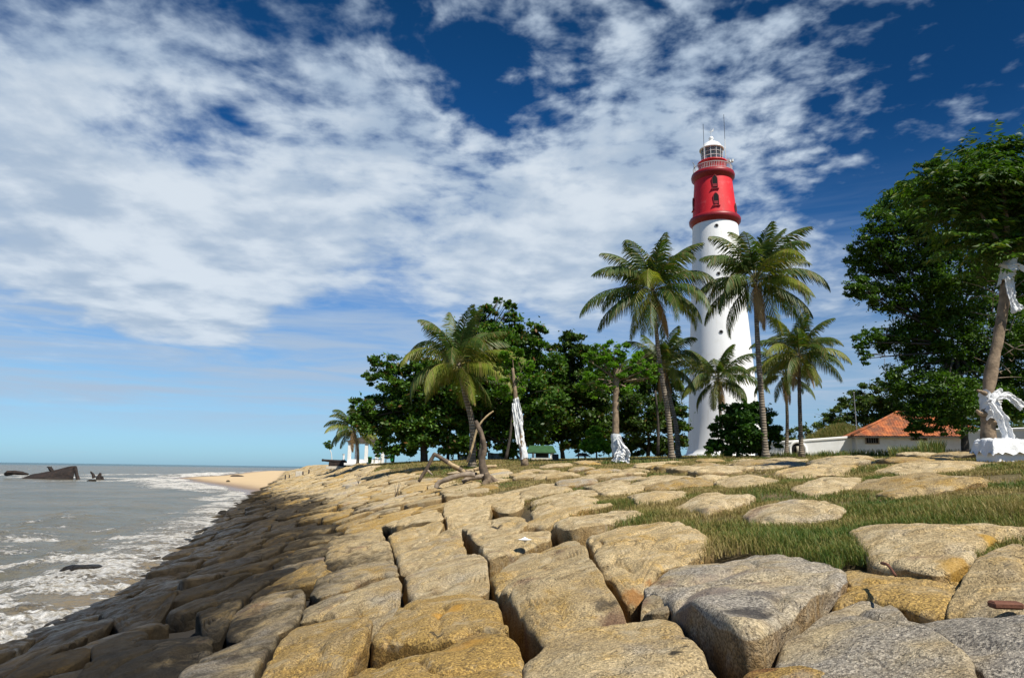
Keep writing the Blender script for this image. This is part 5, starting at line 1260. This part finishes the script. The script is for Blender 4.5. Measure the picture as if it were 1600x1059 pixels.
# building
bx0 = at(1340, 700, HY).x; bx1 = at(1520, 700, HY).x; gz_ = float(Hr((bx0+bx1)/2, HY)); ze = at(1400, 682, HY).z; dep = 5.0
t = thing('tiled_building', 'low white building with an orange tiled roof and three small dark windows', 'building', (bx0, HY, gz_))
MB().box(((bx0+bx1)/2, HY+dep/2, (gz_-.4+ze)/2), (bx1-bx0, dep, ze-gz_+.4)).build('wall', PLASTER, t, False, loc=(bx0, HY, gz_))
ov = .6; zr_ = at(1420, 646, HY+dep/2).z; x0, x1, y0, y1 = bx0-ov, bx1+ov, HY-ov, HY+dep+ov; ym = (y0+y1)/2; hx = 5.0
ctrs = []
def roof_face(p, q, r, s_, name_mb, rows=13, cols=60):
    """tiled plane p->q eave, s->r ridge with barrel ripple"""
    p, q, r, s_ = [np.array(a, float) for a in (p, q, r, s_)]; nrm = np.cross(q-p, s_-p); nrm /= np.linalg.norm(nrm)
    V = []; R_ = rows*3; C_ = cols*4
    for i in range(R_+1):
        f = i/R_; a = p+(s_-p)*f; b2 = q+(r-q)*f; g2 = np.linspace(0, 1, C_+1)[:, None]; X_ = a+(b2-a)*g2
        ph = X_@((q-p)/np.linalg.norm(q-p)); hgt = .045*np.abs(np.sin(ph*pi/.24))-.03*((i % 3)/3.0)
        hgt = hgt+.02*vnoise(np.stack([np.floor(ph/.24), np.full(C_+1, i//3), ph*0], 1)*7.7, 3)
        V.append(X_+nrm*hgt[:, None])
    V = np.array(V).reshape(-1, 3); I = np.arange((R_+1)*(C_+1)).reshape(R_+1, C_+1)
    name_mb.add(V, np.stack([I[:-1, :-1], I[:-1, 1:], I[1:, 1:], I[1:, :-1]], -1).reshape(-1, 4))
m, n = mat('orange_roof_tiles'); vt = n.node('ShaderNodeTexVoronoi', {'Vector': n.pos, 'Scale': 3.4}).outputs['Color']; vx = n.node('ShaderNodeSeparateXYZ', {0: vt}).outputs[0]
c = n.mix(vx, (0.30, 0.075, 0.024), (0.50, 0.16, 0.05)); c = n.mix(n.math('MULTIPLY', n.maprange(n.noise(n.pos, 1.1, 6, .65), .42, .62), .75), c, (0.11, 0.055, 0.035)); n.put(n.bsdf.inputs['Base Color'], c); n.bsdf.inputs['Roughness'].default_value = .85
TILE = m; mb = MB()
roof_face((x0, y0, ze), (x1, y0, ze), (x1-hx, ym, zr_), (x0+hx, ym, zr_), mb)
roof_face((x1, y1, ze), (x0, y1, ze), (x0+hx, ym, zr_), (x1-hx, ym, zr_), mb)
roof_face((x0, y1, ze), (x0, y0, ze), (x0+hx, ym, zr_), (x0+hx-.01, ym, zr_), mb, 13, 30)
roof_face((x1, y0, ze), (x1, y1, ze), (x1-hx, ym, zr_), (x1-hx+.01, ym, zr_), mb, 13, 30)
rf = mb.build('roof', TILE, t, False, loc=(bx0, HY, gz_))
MB().tube([(x0+hx, ym, zr_+.03), (x1-hx, ym, zr_+.03)], .14, 8).tube([(x0, y0, ze+.04), (x0+hx, ym, zr_+.04)], .12, 8).tube([(x1, y0, ze+.04), (x1-hx, ym, zr_+.04)], .12, 8).build('ridge_tiles', TILE, rf, True, loc=(bx0, HY, gz_))
MB().box(((x0+x1)/2, y0+.03, ze-.10), (x1-x0, .05, .16)).box((x0+.03, (y0+y1)/2, ze-.10), (.05, y1-y0-.12, .16)).build('fascia', DWOOD, rf, False, loc=(bx0, HY, gz_))
for px, py, wpx in ((1361, 688, 16), (1426, 683.5, 18), (1498, 677, 14)):
    c0 = at(px, py, HY-.05); w_ = wpx*mpp(HY); h_ = .50
    wn = MB().box((c0.x, HY-.02, c0.z), (w_, .06, h_)).build('window', DARK, t, False, loc=(c0.x, HY, c0.z))
    fm = MB()
    for dx, dz_, sx, sz in ((0, h_/2+.04, w_+.24, .09), (0, -h_/2-.04, w_+.24, .09), (-w_/2-.05, 0, .1, h_), (w_/2+.05, 0, .1, h_)): fm.box((c0.x+dx, HY-.05, c0.z+dz_), (sx, .12, sz))
    fm.build('frame', WOODG, wn, False, loc=(c0.x, HY, c0.z)); gm = MB()
    for q in range(4): gm.box((c0.x-w_/2+w_*(q+1)/5, HY-.06, c0.z), (.03, .03, h_))
    gm.build('grille', GREY, wn, False, loc=(c0.x, HY, c0.z))
t.rotation_euler = (0, 0, -.24)
# right hand wall
A2 = on_ground(1512, 712, 62, .3); B2 = on_ground(1690, 700, 56, .3); wall_piece('boundary_wall', A2, B2, at(1516, 675, 62).z, at(1690, 668, 56).z, 'white wall continuing behind the draped tree at the right edge')
# thin poles
for (x0_, y0_), (x1_, y1_), Y_, lab in (((1341, 700), (1334, 613), 75, 'thin bare grey pole rising above the grassy hump left of the roof'), ((1383, 640), (1382, 561), 105, 'tiny distant mast above the trees behind the tiled roof')):
    p = on_ground(x0_, y0_, Y_, .2); q = at(x1_, y1_, Y_); o = MB().tube([p, p.lerp(q, .5), q], [.07, .05, .035], 6).box(tuple(q), (.16, .16, .10), 0, .02).build('pole', GREY, None, False, loc=tuple(p)); tag(o, lab, 'pole')
# grassy hump behind the wall
hc = at(1320, 690, 92); nn = 40; U, W = np.meshgrid(np.linspace(-1, 1, nn), np.linspace(-1, 1, nn)); rr_ = np.sqrt(U**2+W**2)
V = np.stack([hc.x+U*8.5, 92+W*4, float(Hr(hc.x, 92))-.3+(np.clip(1-rr_**1.5, 0, 1)*(at(1350, 666, 92).z-float(Hr(hc.x, 92))+.3))*(1+.1*fb2(U, W, 3, 3, 1))], -1).reshape(-1, 3); I = np.arange(nn*nn).reshape(nn, nn)
o = np_mesh('grassy_mound', V, np.stack([I[:-1, :-1], I[:-1, 1:], I[1:, 1:], I[1:, :-1]], -1).reshape(-1, 4), None, simple('mound', (.13, .12, .045), .95, .4, 2, .8), True); tag(o, 'dry grass covered mound behind the white wall', 'mound', kind='structure')
g_ = np.random.default_rng(8); k_ = 26000; U = g_.uniform(-.95, .95, k_); W = g_.uniform(-.95, .95, k_); rr_ = np.sqrt(U**2+W**2); zb_ = float(Hr(hc.x, 92))-.35+(np.clip(1-rr_**1.5, 0, 1)*(at(1350, 666, 92).z-float(Hr(hc.x, 92))+.3)); Bp = np.stack([hc.x+U*8.5, 92+W*4, zb_], 1)[rr_ < .97]; k_ = len(Bp)
h_ = g_.uniform(.25, .8, (k_, 1)); dr = g_.normal(size=(k_, 3))*.35; dr[:, 2] = 1; sd_ = g_.normal(size=(k_, 3))*.03; sd_[:, 2] = 0
V = np.stack([Bp-sd_, Bp+sd_, Bp+dr*h_], 1).reshape(-1, 3)
o = np_mesh('mound_grass', V, None, np.arange(k_*3).reshape(-1, 3), GRASS, False, attrs={'green': np.repeat(g_.uniform(.1, .7, k_), 3)}); tag(o, 'long dry grass covering the mound behind the wall', 'grass', kind='stuff')
# tall weeds at the foot of the wall and among the trunks
g_ = np.random.default_rng(9); Bs = []
for (xa, ya, xb, yb, nbl, hh_) in ((1280, 60, 1330, 58, 500, .5), (1330, 56, 1600, 50, 2600, .55), (1440, 40, 1475, 40, 900, .95), (1390, 42, 1440, 42, 600, .7), (1200, 60, 1290, 60, 600, .4), (1090, 48, 1130, 48, 300, .35), (940, 38, 1060, 38, 700, .25), (1560, 20, 1640, 20, 700, .3)):
    f = g_.random(nbl); Y_ = ya+(yb-ya)*f+g_.normal(size=nbl)*.6
    for ff_, yy_ in zip(f, Y_):
        p = at(xa+(xb-xa)*ff_, 715, yy_); Bs.append((p.x, p.y, float(Hr(p.x, p.y))-.05, hh_))
Bs = np.array(Bs); k_ = len(Bs); h_ = (Bs[:, 3]*g_.uniform(.4, 1.3, k_))[:, None]; az = g_.uniform(0, 6.28, k_); dr = np.stack([np.cos(az)*.35, np.sin(az)*.35, np.ones(k_)], 1); wv = np.stack([np.sin(az), -np.cos(az), az*0], 1)*.022
V = np.stack([Bs[:, :3]-wv, Bs[:, :3]+wv, Bs[:, :3]+dr*np.array([.4, .4, .6])*h_+wv*.7, Bs[:, :3]+dr*np.array([.4, .4, .6])*h_-wv*.7, Bs[:, :3]+dr*h_*np.array([1, 1, .95])], 1).reshape(-1, 3); i = np.arange(k_)*5
o = np_mesh('weeds', V, np.stack([i, i+1, i+2, i+3], 1), np.stack([i+3, i+2, i+4], 1), GRASS, False, attrs={'green': np.repeat(g_.uniform(.25, .95, k_), 5)}); tag(o, 'tall weeds growing along the foot of the white wall', 'weeds', kind='stuff')

# ------------------------------------------------------------------ driftwood
gb = ground(765, 752); Y = gb.y; print('driftwood Y', Y)
t = thing('driftwood_tree', 'dead weathered tree with an upright broken trunk and pale logs lying left', 'driftwood', tuple(gb))
WOODD = simple('brown_dead_wood', (0.13, 0.095, 0.065), .85, .4, 5, .8, bscale=12, dirt=((0.04, 0.03, 0.022), .7), dscale=2)
def dw(name, Yo, pts, r0, r1, m, seed, nseg=10, noise=.45):
    r0 *= .95; r1 *= .95; P = bez([at(px, py, Y+Yo) for px, py in pts], 6); return MB().tube(P, np.linspace(r0, r1, len(P)), nseg, True, noise, seed).build(name, m, t, True, loc=tuple(gb))
dw('upright_trunk', 0, [(766, 756), (758, 744), (753, 722), (757, 700), (752, 678), (746, 664), (743, 657)], .17, .07, WOODD, 1)
dw('root_flare', .1, [(780, 756), (768, 748), (760, 742), (756, 728)], .10, .12, WOODD, 2)
dw('root_flare', -.3, [(756, 760), (762, 750), (760, 738)], .14, .10, BARK, 3)
dw('pale_branch', .6, [(730, 722), (738, 698), (745, 672), (753, 658), (763, 648), (771, 642)], .055, .025, WOODY, 4, 8)
dw('lying_log', -.4, [(681, 762), (686, 754), (700, 748), (720, 742), (742, 741)], .09, .10, WOODG, 5)
dw('lying_log', -.2, [(684, 750), (690, 752), (702, 749)], .05, .06, WOODG, 6)
dw('lying_log', -.1, [(722, 752), (735, 747), (757, 744)], .08, .11, WOODG, 7)
t = thing('driftwood_branch', 'bent brown branch forming an upside down V left of the dead trunk', 'driftwood', tuple(ground(658, 748)), None)
dw('bent_limb', .5, [(654, 752), (668, 730), (677, 712), (682, 711), (700, 722), (716, 732), (728, 738), (745, 742)], .055, .11, WOODD, 8)
dw('peeled_end', .4, [(700, 722), (708, 727), (717, 731)], .082, .088, WOODY, 9)
dw('side_prong', .5, [(666, 733), (672, 738), (676, 742)], .05, .03, WOODG, 10)
dw('knot', .4, [(722, 734), (727, 742), (728, 748)], .10, .06, WOODY, 11)
t = thing('fallen_log', 'thick peeled log lying on the grass behind the dead upright trunk', 'log', tuple(ground(770, 736)))
dw('log_body', 1.2, [(740, 734), (760, 729), (776, 728)], .08, .07, WOODY, 12)
# ------------------------------------------------------------------ wreck
def sea_pt(px, py): return at_water(px, py)
w0 = sea_pt(80, 748); Y = w0.y; t = thing('shipwreck', 'rusty dark hull section tilted out of the surf on the left', 'shipwreck', (w0.x, Y, 0))
top = [(36, 748), (50, 743), (70, 739), (90, 735), (104, 731), (118, 729.5)]; bot = [(36, 752), (50, 752), (70, 752), (90, 752), (104, 752), (123, 751)]
V = []; k_ = len(top); NN = 24; tp = bez([at(a, b2, Y) for a, b2 in top], 5); bt = bez([at(a, b2, Y) for a, b2 in bot], 5); kk_ = len(tp)
for j in range(9):
    f = j/8
    for i in range(kk_):
        p = tp[i]*(1-f)+bt[i]*f; nz = float(fbm(np.array([[p[0]*.5, f*3, 2.]]), 3, 4)[0]); V.append((p[0]+nz*.2, Y-1.4*sin(f*pi*.5)+nz*.3, p[2]+(nz*.2 if j == 0 else 0)))
I = np.arange(9*kk_).reshape(9, kk_); o = np_mesh('hull_plating', V, np.stack([I[:-1, :-1], I[:-1, 1:], I[1:, 1:], I[1:, :-1]], -1).reshape(-1, 4), None, RUST, False, t, loc=(w0.x, Y, 0)); o.modifiers.new('thick', 'SOLIDIFY').thickness = .25
mb = MB()
for i in range(2, kk_, 3): mb.tube([tp[i], (tp[i][0], Y+1.2, tp[i][2]-.4), (bt[i][0], Y+2.0, -.3)], .14, 5)
mb.tube([tuple(p) for p in tp], .16, 6).build('hull_frames', RUST, t, False, loc=(w0.x, Y, 0))
MB().tube([at(117, 730, Y-.4), at(120, 742, Y-.8), at(122, 751, Y-1.2)], [.35, .3, .4], 7, True, .3, 3).build('stem_post', RUST, t, False, loc=(w0.x, Y, 0))
MB().tube([at(83, 737, Y), at(79, 732, Y), at(76, 729.5, Y)], [.3, .35, .2], 6, True, .3, 3).box(at(77, 729.5, Y), (.8, .3, .2), .4, .03).build('bent_davit', RUST, t, False, loc=(w0.x, Y, 0))
for pts, r_, lab in ((((8, 741), (13, 738), (22, 738.5), (34, 739), (44, 741)), (.3, .5, .45, .45, .2), 'low rusty wreck plate left of the tilted hull'), (((147, 746), (145, 740), (142, 736.5)), (.4, .22, .1), 'thin forked rusty post sticking out of the surf'), (((156, 753), (155, 745), (157, 738.5)), (.75, .5, .2), 'thicker rusty post right of the forked one in the surf')):
    pp = [sea_pt(pts[0][0], 752)]; Yq = Y
    P = [at(a, b2, Yq) for a, b2 in pts]; mb = MB().tube(P, r_, 7, True, .5, 5)
    if 'forked' in lab: mb.tube([at(146, 744, Yq), at(141, 737, Yq)], [.15, .06], 5)
    if 'thicker' in lab: mb.tube([at(159, 752, Yq), at(158.5, 744, Yq)], [.4, .3], 5, True, .3, 1)
    o = mb.build('wreck_fragment', RUST, None, False, loc=(P[0].x, Yq, 0)); tag(o, lab, 'wreckage')
# rocks in the water and on the beach
def rock(px, py, wpx, hpx, lab, m, Yo=None, water=True, tint=(.3, .6, .5)):
    p = sea_pt(px, py) if water else ground(px, py)
    if Yo: q = at(px, py, Yo); p = Vector((q.x, Yo, 0 if water else max(float(Hr(q.x, Yo)), float(Hsand(np.array(q.x), np.array(Yo))))))
    sx = wpx/2*p.y/F; sz = hpx*p.y/F*1.1; th = np.linspace(0, 2*pi, 33)[:-1]; V = []
    for a in np.linspace(-.3, 1, 12):
        cr_ = math.sqrt(max(0, 1-max(a, 0)**2))+.001
        for t_ in th: V.append((cos(t_)*cr_, sin(t_)*cr_, a))
    V = np.array(V); nz = fbm(V*1.6+px, 4, 3); V *= (1+.35*nz)[:, None]; V = V*np.array([sx, sx*.7, sz])+np.array(p); I = np.arange(12*32).reshape(12, 32); J = np.roll(I, -1, 1)
    o = np_mesh('rock', V, np.stack([I[:-1], J[:-1], J[1:], I[1:]], -1).reshape(-1, 4), None, m, True, attrs={'tint': np.tile(tint, (len(V), 1))}, loc=tuple(p)); tag(o, lab, 'rock'); return o
rock(128, 893, 62, 10, 'smooth dark rock lying in the foam off the slope', STONE)
rock(143, 751.5, 13, 2.5, 'small brown rock awash beside the rusty posts', STONE)
rock(372, 743, 26, 4, 'long black rock where the breakers meet the beach tip', RUST, Yo=172, tint=(.2, .4, .4))
rock(357, 748.5, 6, 2.5, 'small dark rock on the open sand', STONE, Yo=120, water=False)
rock(348, 802, 14, 5, 'small black stone in the wash below the slope', STONE)
# bits at the far end of the slope
for px, py, w_, h_, Y_, lab in ((468, 729, 9, 6, 120, 'square pale concrete block at the far end of the slope'),):
    p = on_ground(px, py, Y_, .1); o = MB().box((p.x, p.y, p.z+.45), (w_*mpp(Y_), 1.0, 1.0), .1, .06).build('concrete_block', CONC, None, False, loc=tuple(p)); tag(o, lab, 'block')
for px, Y_, h_, lab in ((447, 118, .9, 'leftmost of the short dark posts at the far end of the slope'), (453, 120, .75, 'short dark post second from the left at the far end'), (474, 119, .8, 'dark post touching the pale concrete block'), (483, 117, .9, 'rightmost dark post beyond the pale concrete block')):
    p = on_ground(px, 729, Y_, .1); o = MB().tube([p, p+Vector((.03, 0, h_*.6)), p+Vector((0, 0, h_))], [.12, .12, .09], 7, True, .3, int(px)).build('post', DWOOD, None, False, loc=tuple(p)); tag(o, lab, 'post', 'short posts at the far end of the slope')
# ------------------------------------------------------------------ cannon
Y = 98; gc = on_ground(530, 722, Y, 0); t = thing('old_cannon', 'old black iron cannon on a low pale plinth at the left end of the grass', 'cannon', tuple(gc))
R_ = lambda px, py, yo=0: at(px, py, Y+yo)
a, b = R_(503, 718.5), R_(541, 722); dv = (b-a); L_ = dv.length; prf = [(0, .15), (.04, .19), (.08, .15), (.45, .20), (.47, .23), (.50, .21), (.80, .27), (.82, .31), (.95, .31), (1.0, .18), (1.04, .09), (1.07, .11), (1.09, .03)]
MB().tube([a+dv*f for f, _ in prf], [r_ for _, r_ in prf], 16, True).build('barrel', RUST, t, True, loc=tuple(gc))
MB().tube([R_(528, 721.5, -.35), R_(528, 721.5, .35)], .07, 10).build('trunnion', RUST, t, True, loc=tuple(gc))
for s_ in (-.45, .45):
    mb = MB(); z1_ = R_(528, 722).z; gz_ = float(Hr(gc.x, Y)); x0_ = R_(515, 722).x; x1_ = R_(540, 722).x
    mb.box(((x0_+x1_)/2, Y+s_, (z1_+gz_)/2), (x1_-x0_, .12, max(.18, z1_-gz_-.05)), 0, .04).box((x0_+.2, Y+s_, z1_-.05), (.3, .14, .2), 0, .04); mb.build('carriage_cheek', RUST, t, False, loc=tuple(gc))
    for px in (519, 536):
        c0 = R_(px, 727, s_*1.35-s_); c0.z = gz_+.26; o = MB().tube([c0+Vector((0, -.05, 0)), c0+Vector((0, .05, 0))], .28, 16).build('wheel', RUST, t, True, loc=tuple(c0))
MB().box((gc.x, Y, float(Hr(gc.x, Y))+.0), (3.2, 2.0, .4), .05, .04).build('plinth', CONC, t, False, loc=tuple(gc))
# ------------------------------------------------------------------ white shelter
Y = 96; g0 = on_ground(572, 722, Y, 0); t = thing('white_shelter', 'open white shelter with square posts and a low wall under the small palm', 'shelter', tuple(g0)); gz_ = float(Hr(g0.x, Y))
zt = at(570, 693, Y).z; xs = [at(px, 710, Y).x for px in (549, 575, 595)]
for x_, y_ in ((xs[0], Y-1.2), (xs[2]-.3, Y-1.2), (xs[0]+.4, Y+1.4), (xs[2], Y+1.4), (xs[1], Y-1.2)):
    MB().box((x_, y_, (zt+gz_)/2), (.42, .42, zt-gz_), 0, .02).build('post', WHITE, t, False, loc=tuple(g0))
xm = (xs[0]+xs[2])/2; wd_ = xs[2]-xs[0]+.6
MB().box((xm, Y-1.2, zt+.11), (wd_, .3, .22)).box((xm, Y+1.4, zt+.11), (wd_, .3, .22)).build('beam', WHITE, t, False, loc=tuple(g0))
MB().add([(xm-wd_/2-.3, Y-1.7, zt+.23), (xm+wd_/2+.3, Y-1.7, zt+.23), (xm+wd_/2+.3, Y+1.9, zt+.23), (xm-wd_/2-.3, Y+1.9, zt+.23), (xm, Y+.1, zt+1.2)], [(0, 3, 2, 1)], [(0, 1, 4), (1, 2, 4), (2, 3, 4), (3, 0, 4)]).build('roof', DWOOD, t, False, loc=tuple(g0))
MB().box((xm-.2, Y-1.2, gz_+.22), (wd_-1.1, .26, .66)).box((xm, Y+1.4, gz_+.22), (wd_-.8, .2, .66)).box((xm, Y+.1, gz_-.1), (wd_+.5, 3.6, .3)).build('low_wall', WHITE, t, False, loc=tuple(g0))
p = Vector((at(578, 715, Y-2).x, Y-2.0, 0)); p.z = float(Hr(p.x, p.y))
GREEN = simple('green_plastic', (0.02, 0.20, 0.06), .4, .1, 3, .05)
o = MB().lathe([(.001, 0), (.24, 0), (.29, .75), (.31, .76), (.31, .82), (.2, .88), (.001, .9)], tuple(p), 18).build('litter_bin', GREEN, None, True, loc=tuple(p)); tag(o, 'green plastic bin standing in front of the white shelter', 'bin')
p = Vector((at(590, 716, Y-2.2).x, Y-2.2, 0)); p.z = float(Hr(p.x, p.y)); t = thing('bench', 'low dark bench with pale legs at the right side of the white shelter', 'bench', tuple(p))
MB().box((p.x, p.y, p.z+.45), (1.2, .4, .08), 0, .02).build('seat', DWOOD, t, False, loc=tuple(p))
for s_ in (-.45, .45): MB().box((p.x+s_, p.y, p.z+.2), (.14, .34, .42)).build('leg', CONC, t, False, loc=tuple(p))
p = on_ground(537, 722, 99, .05); q = at(537, 711, 99); o = MB().tube([p, q, q+Vector((0, 0, .2))], [.13, .13, .2], 8).build('marker_post', WHITE, None, False, loc=tuple(p)); tag(o, 'small white marker post between the cannon and the small palm', 'post')
# hanging green sheet and grey tarps under the trees
def tarp(px0, px1, py0, py1, Y_, m, name, lab, seed):
    nn = 22; V = []; 
    for j in range(nn):
        for i in range(nn):
            u, v_ = i/(nn-1), j/(nn-1); p = at(px0+(px1-px0)*u, py0+(py1-py0)*v_+2.0*sin(u*pi)*(1-v_), Y_); nz = float(fbm(np.array([[u*4+seed, v_*3, 1.]]), 3, seed)[0]); V.append((p.x+nz*.06, Y_+.25*nz+.1*sin(u*11), p.z))
    I = np.arange(nn*nn).reshape(nn, nn); p = on_ground((px0+px1)/2, py1, Y_, 0)
    o = np_mesh(name, V, np.stack([I[:-1, :-1], I[1:, :-1], I[1:, 1:], I[:-1, 1:]], -1).reshape(-1, 4), None, m, True, loc=tuple(p)); o.modifiers.new('thick', 'SOLIDIFY').thickness = .02; tag(o, lab, 'tarpaulin')
tarp(610, 617, 700, 722, 81, GREEN, 'hanging_tarpaulin', 'narrow green sheet hanging beside the small round shrub', 2)
TARP = simple('grey_tarp', (.36, .38, .40), .6, .15, 2, .3)
tarp(715, 738, 708, 722, 70, TARP, 'grey_tarpaulin', 'grey tarpaulin low under the tree left of the leaning pale branch', 3)
tarp(762, 788, 706, 724, 70, TARP, 'grey_tarpaulin', 'grey tarpaulin between the upright driftwood and the wrapped pole trunk', 4)
# green roof kiosk
Y = 64; g0 = on_ground(845, 722, Y, 0); gz_ = float(Hr(g0.x, Y)); t = thing('green_roof_hut', 'small open hut with a green pitched roof on white posts', 'hut', tuple(g0))
xl, xr = at(833, 712, Y).x, at(862, 712, Y).x; ze_ = at(845, 708, Y).z; zr2 = at(845, 697, Y).z
for x_ in (xl, xr):
    for y_ in (Y-1, Y+1): MB().box((x_, y_, (gz_+ze_)/2), (.15, .15, ze_-gz_)).build('post', WHITE, t, False, loc=tuple(g0))
o_ = .35; rf = MB()
for s_ in (-1, 1):
    V = [(xl-o_-.3, Y+s_*1.5, ze_), (xr+o_, Y+s_*1.5, ze_), (xr+o_-.25, Y, zr2), (xl-o_+.0, Y, zr2)]; V2 = [(a, b2, c2+.07) for a, b2, c2 in V]; rf.add(V+V2, [(0, 1, 2, 3), (7, 6, 5, 4), (0, 4, 5, 1), (1, 5, 6, 2), (2, 6, 7, 3), (3, 7, 4, 0)])
rf.build('roof', ROOFG, t, False, loc=tuple(g0))
MB().add([(xl-o_+.02, Y-1.35, ze_+.03), (xl-o_+.02, Y+1.35, ze_+.03), (xl-o_+.1, Y, zr2-.05)], None, [(0, 1, 2)]).build('gable', DWOOD, t, False, loc=tuple(g0))
MB().box(((xl+xr)/2, Y+.6, gz_+.4), (xr-xl-.5, .3, .5)).build('counter', DWOOD, t, False, loc=tuple(g0)); MB().box(((xl+xr)/2, Y, gz_), (xr-xl+.4, 2.6, .2)).build('floor_slab', CONC, t, False, loc=tuple(g0))
# second little shelter
Y = 60; g0 = on_ground(908, 722, Y, 0); gz_ = float(Hr(g0.x, Y)); t = thing('table_shelter', 'tiny dark roofed shelter on thin posts right of the green roof hut', 'shelter', tuple(g0)); xl, xr = at(904, 712, Y).x, at(914, 712, Y).x; ze_ = at(908, 712.5, Y).z
for x_ in (xl, xr): MB().tube([(x_, Y, gz_-.1), (x_, Y, ze_)], .06, 6).build('post', DWOOD, t, False, loc=tuple(g0))
xa, xb = at(899, 712, Y).x, at(921, 712, Y).x; MB().add([(xa, Y-.8, ze_), (xb, Y-.8, ze_), (xb, Y+.8, ze_), (xa, Y+.8, ze_), (xa+.3, Y, ze_+.28), (xb-.3, Y, ze_+.28)], [(0, 3, 2, 1), (0, 1, 5, 4), (2, 3, 4, 5)], [(0, 4, 3), (1, 2, 5)]).build('roof', DWOOD, t, False, loc=tuple(g0))
p = on_ground(868, 722, 58, 0); o = MB().lathe([(.001, 0), (.26, 0), (.26, .42), (.22, .46), (.001, .46)], tuple(p), 14).build('drum', DWOOD, None, False, loc=tuple(p)); tag(o, 'low black drum just right of the green roof hut', 'drum')
# ------------------------------------------------------------------ small things among the near stones
def stick(px0, py0, px1, py1, r_, m, name, lab, cat, lift=.03):
    a, b = ground(px0, py0), ground(px1, py1); a.z += lift; b.z += lift
    P = bez([a, a.lerp(b, .5)+Vector((.0, 0, .02)), b], 5); o = MB().tube(P, np.linspace(r_, r_*.8, len(P)), 8, True, .35, 3).build(name, m, None, True, loc=tuple(a)); tag(o, lab, cat); return o
RBR = simple('rust_brown', (.14, .05, .025), .8, .3, 8, .4)
stick(1380, 908, 1402, 930, .009, RBR, 'broken_stick', 'short brown stick propped in front of the wide flat slab', 'stick', .10)
p = ground(1572, 952); o = MB().box((p.x, p.y, p.z+.02), (.13, .06, .03), -.1, .008).build('rusty_plate', RBR, None, False, loc=tuple(p)); tag(o, 'rusty brown plate wedged in the crack at the right edge', 'metal plate')
p = ground(1158, 1020); stick(1150, 1012, 1166, 1042, .03, RBR, 'rusty_pipe', 'rusty brown pipe end lying deep in the big crevice', 'pipe', -.28)
p = ground(820, 856); th = np.linspace(0, pi, 9); o = MB().lathe([(.055*sin(q)+1e-4, -.03*cos(q)+.02*sin(2*q)) for q in th], (p.x, p.y, p.z+.10), 14).build('white_shell', WHITE, None, True, loc=tuple(p)); o.scale = (1.5, 1.0, 1.0); tag(o, 'small white shell lying on a beige block', 'shell')
for px, py, lab in ((560, 756, 'thin dry plant stem growing out of the pale slabs left of the bent branch'), (617, 778, 'thin leafless twig standing in a crack of the sunlit column')):
    p = ground(px, py); mb = MB(); rg = random.Random(int(px))
    for k in range(5): q = p+Vector((rg.uniform(-.2, .2), rg.uniform(-.1, .1), rg.uniform(.25, .6))); mb.tube([p, p.lerp(q, .5)+Vector((.02, 0, .03)), q], [.012, .009, .004], 5)
    o = mb.build('dry_twig', DWOOD, None, False, loc=tuple(p)); tag(o, lab, 'twig')
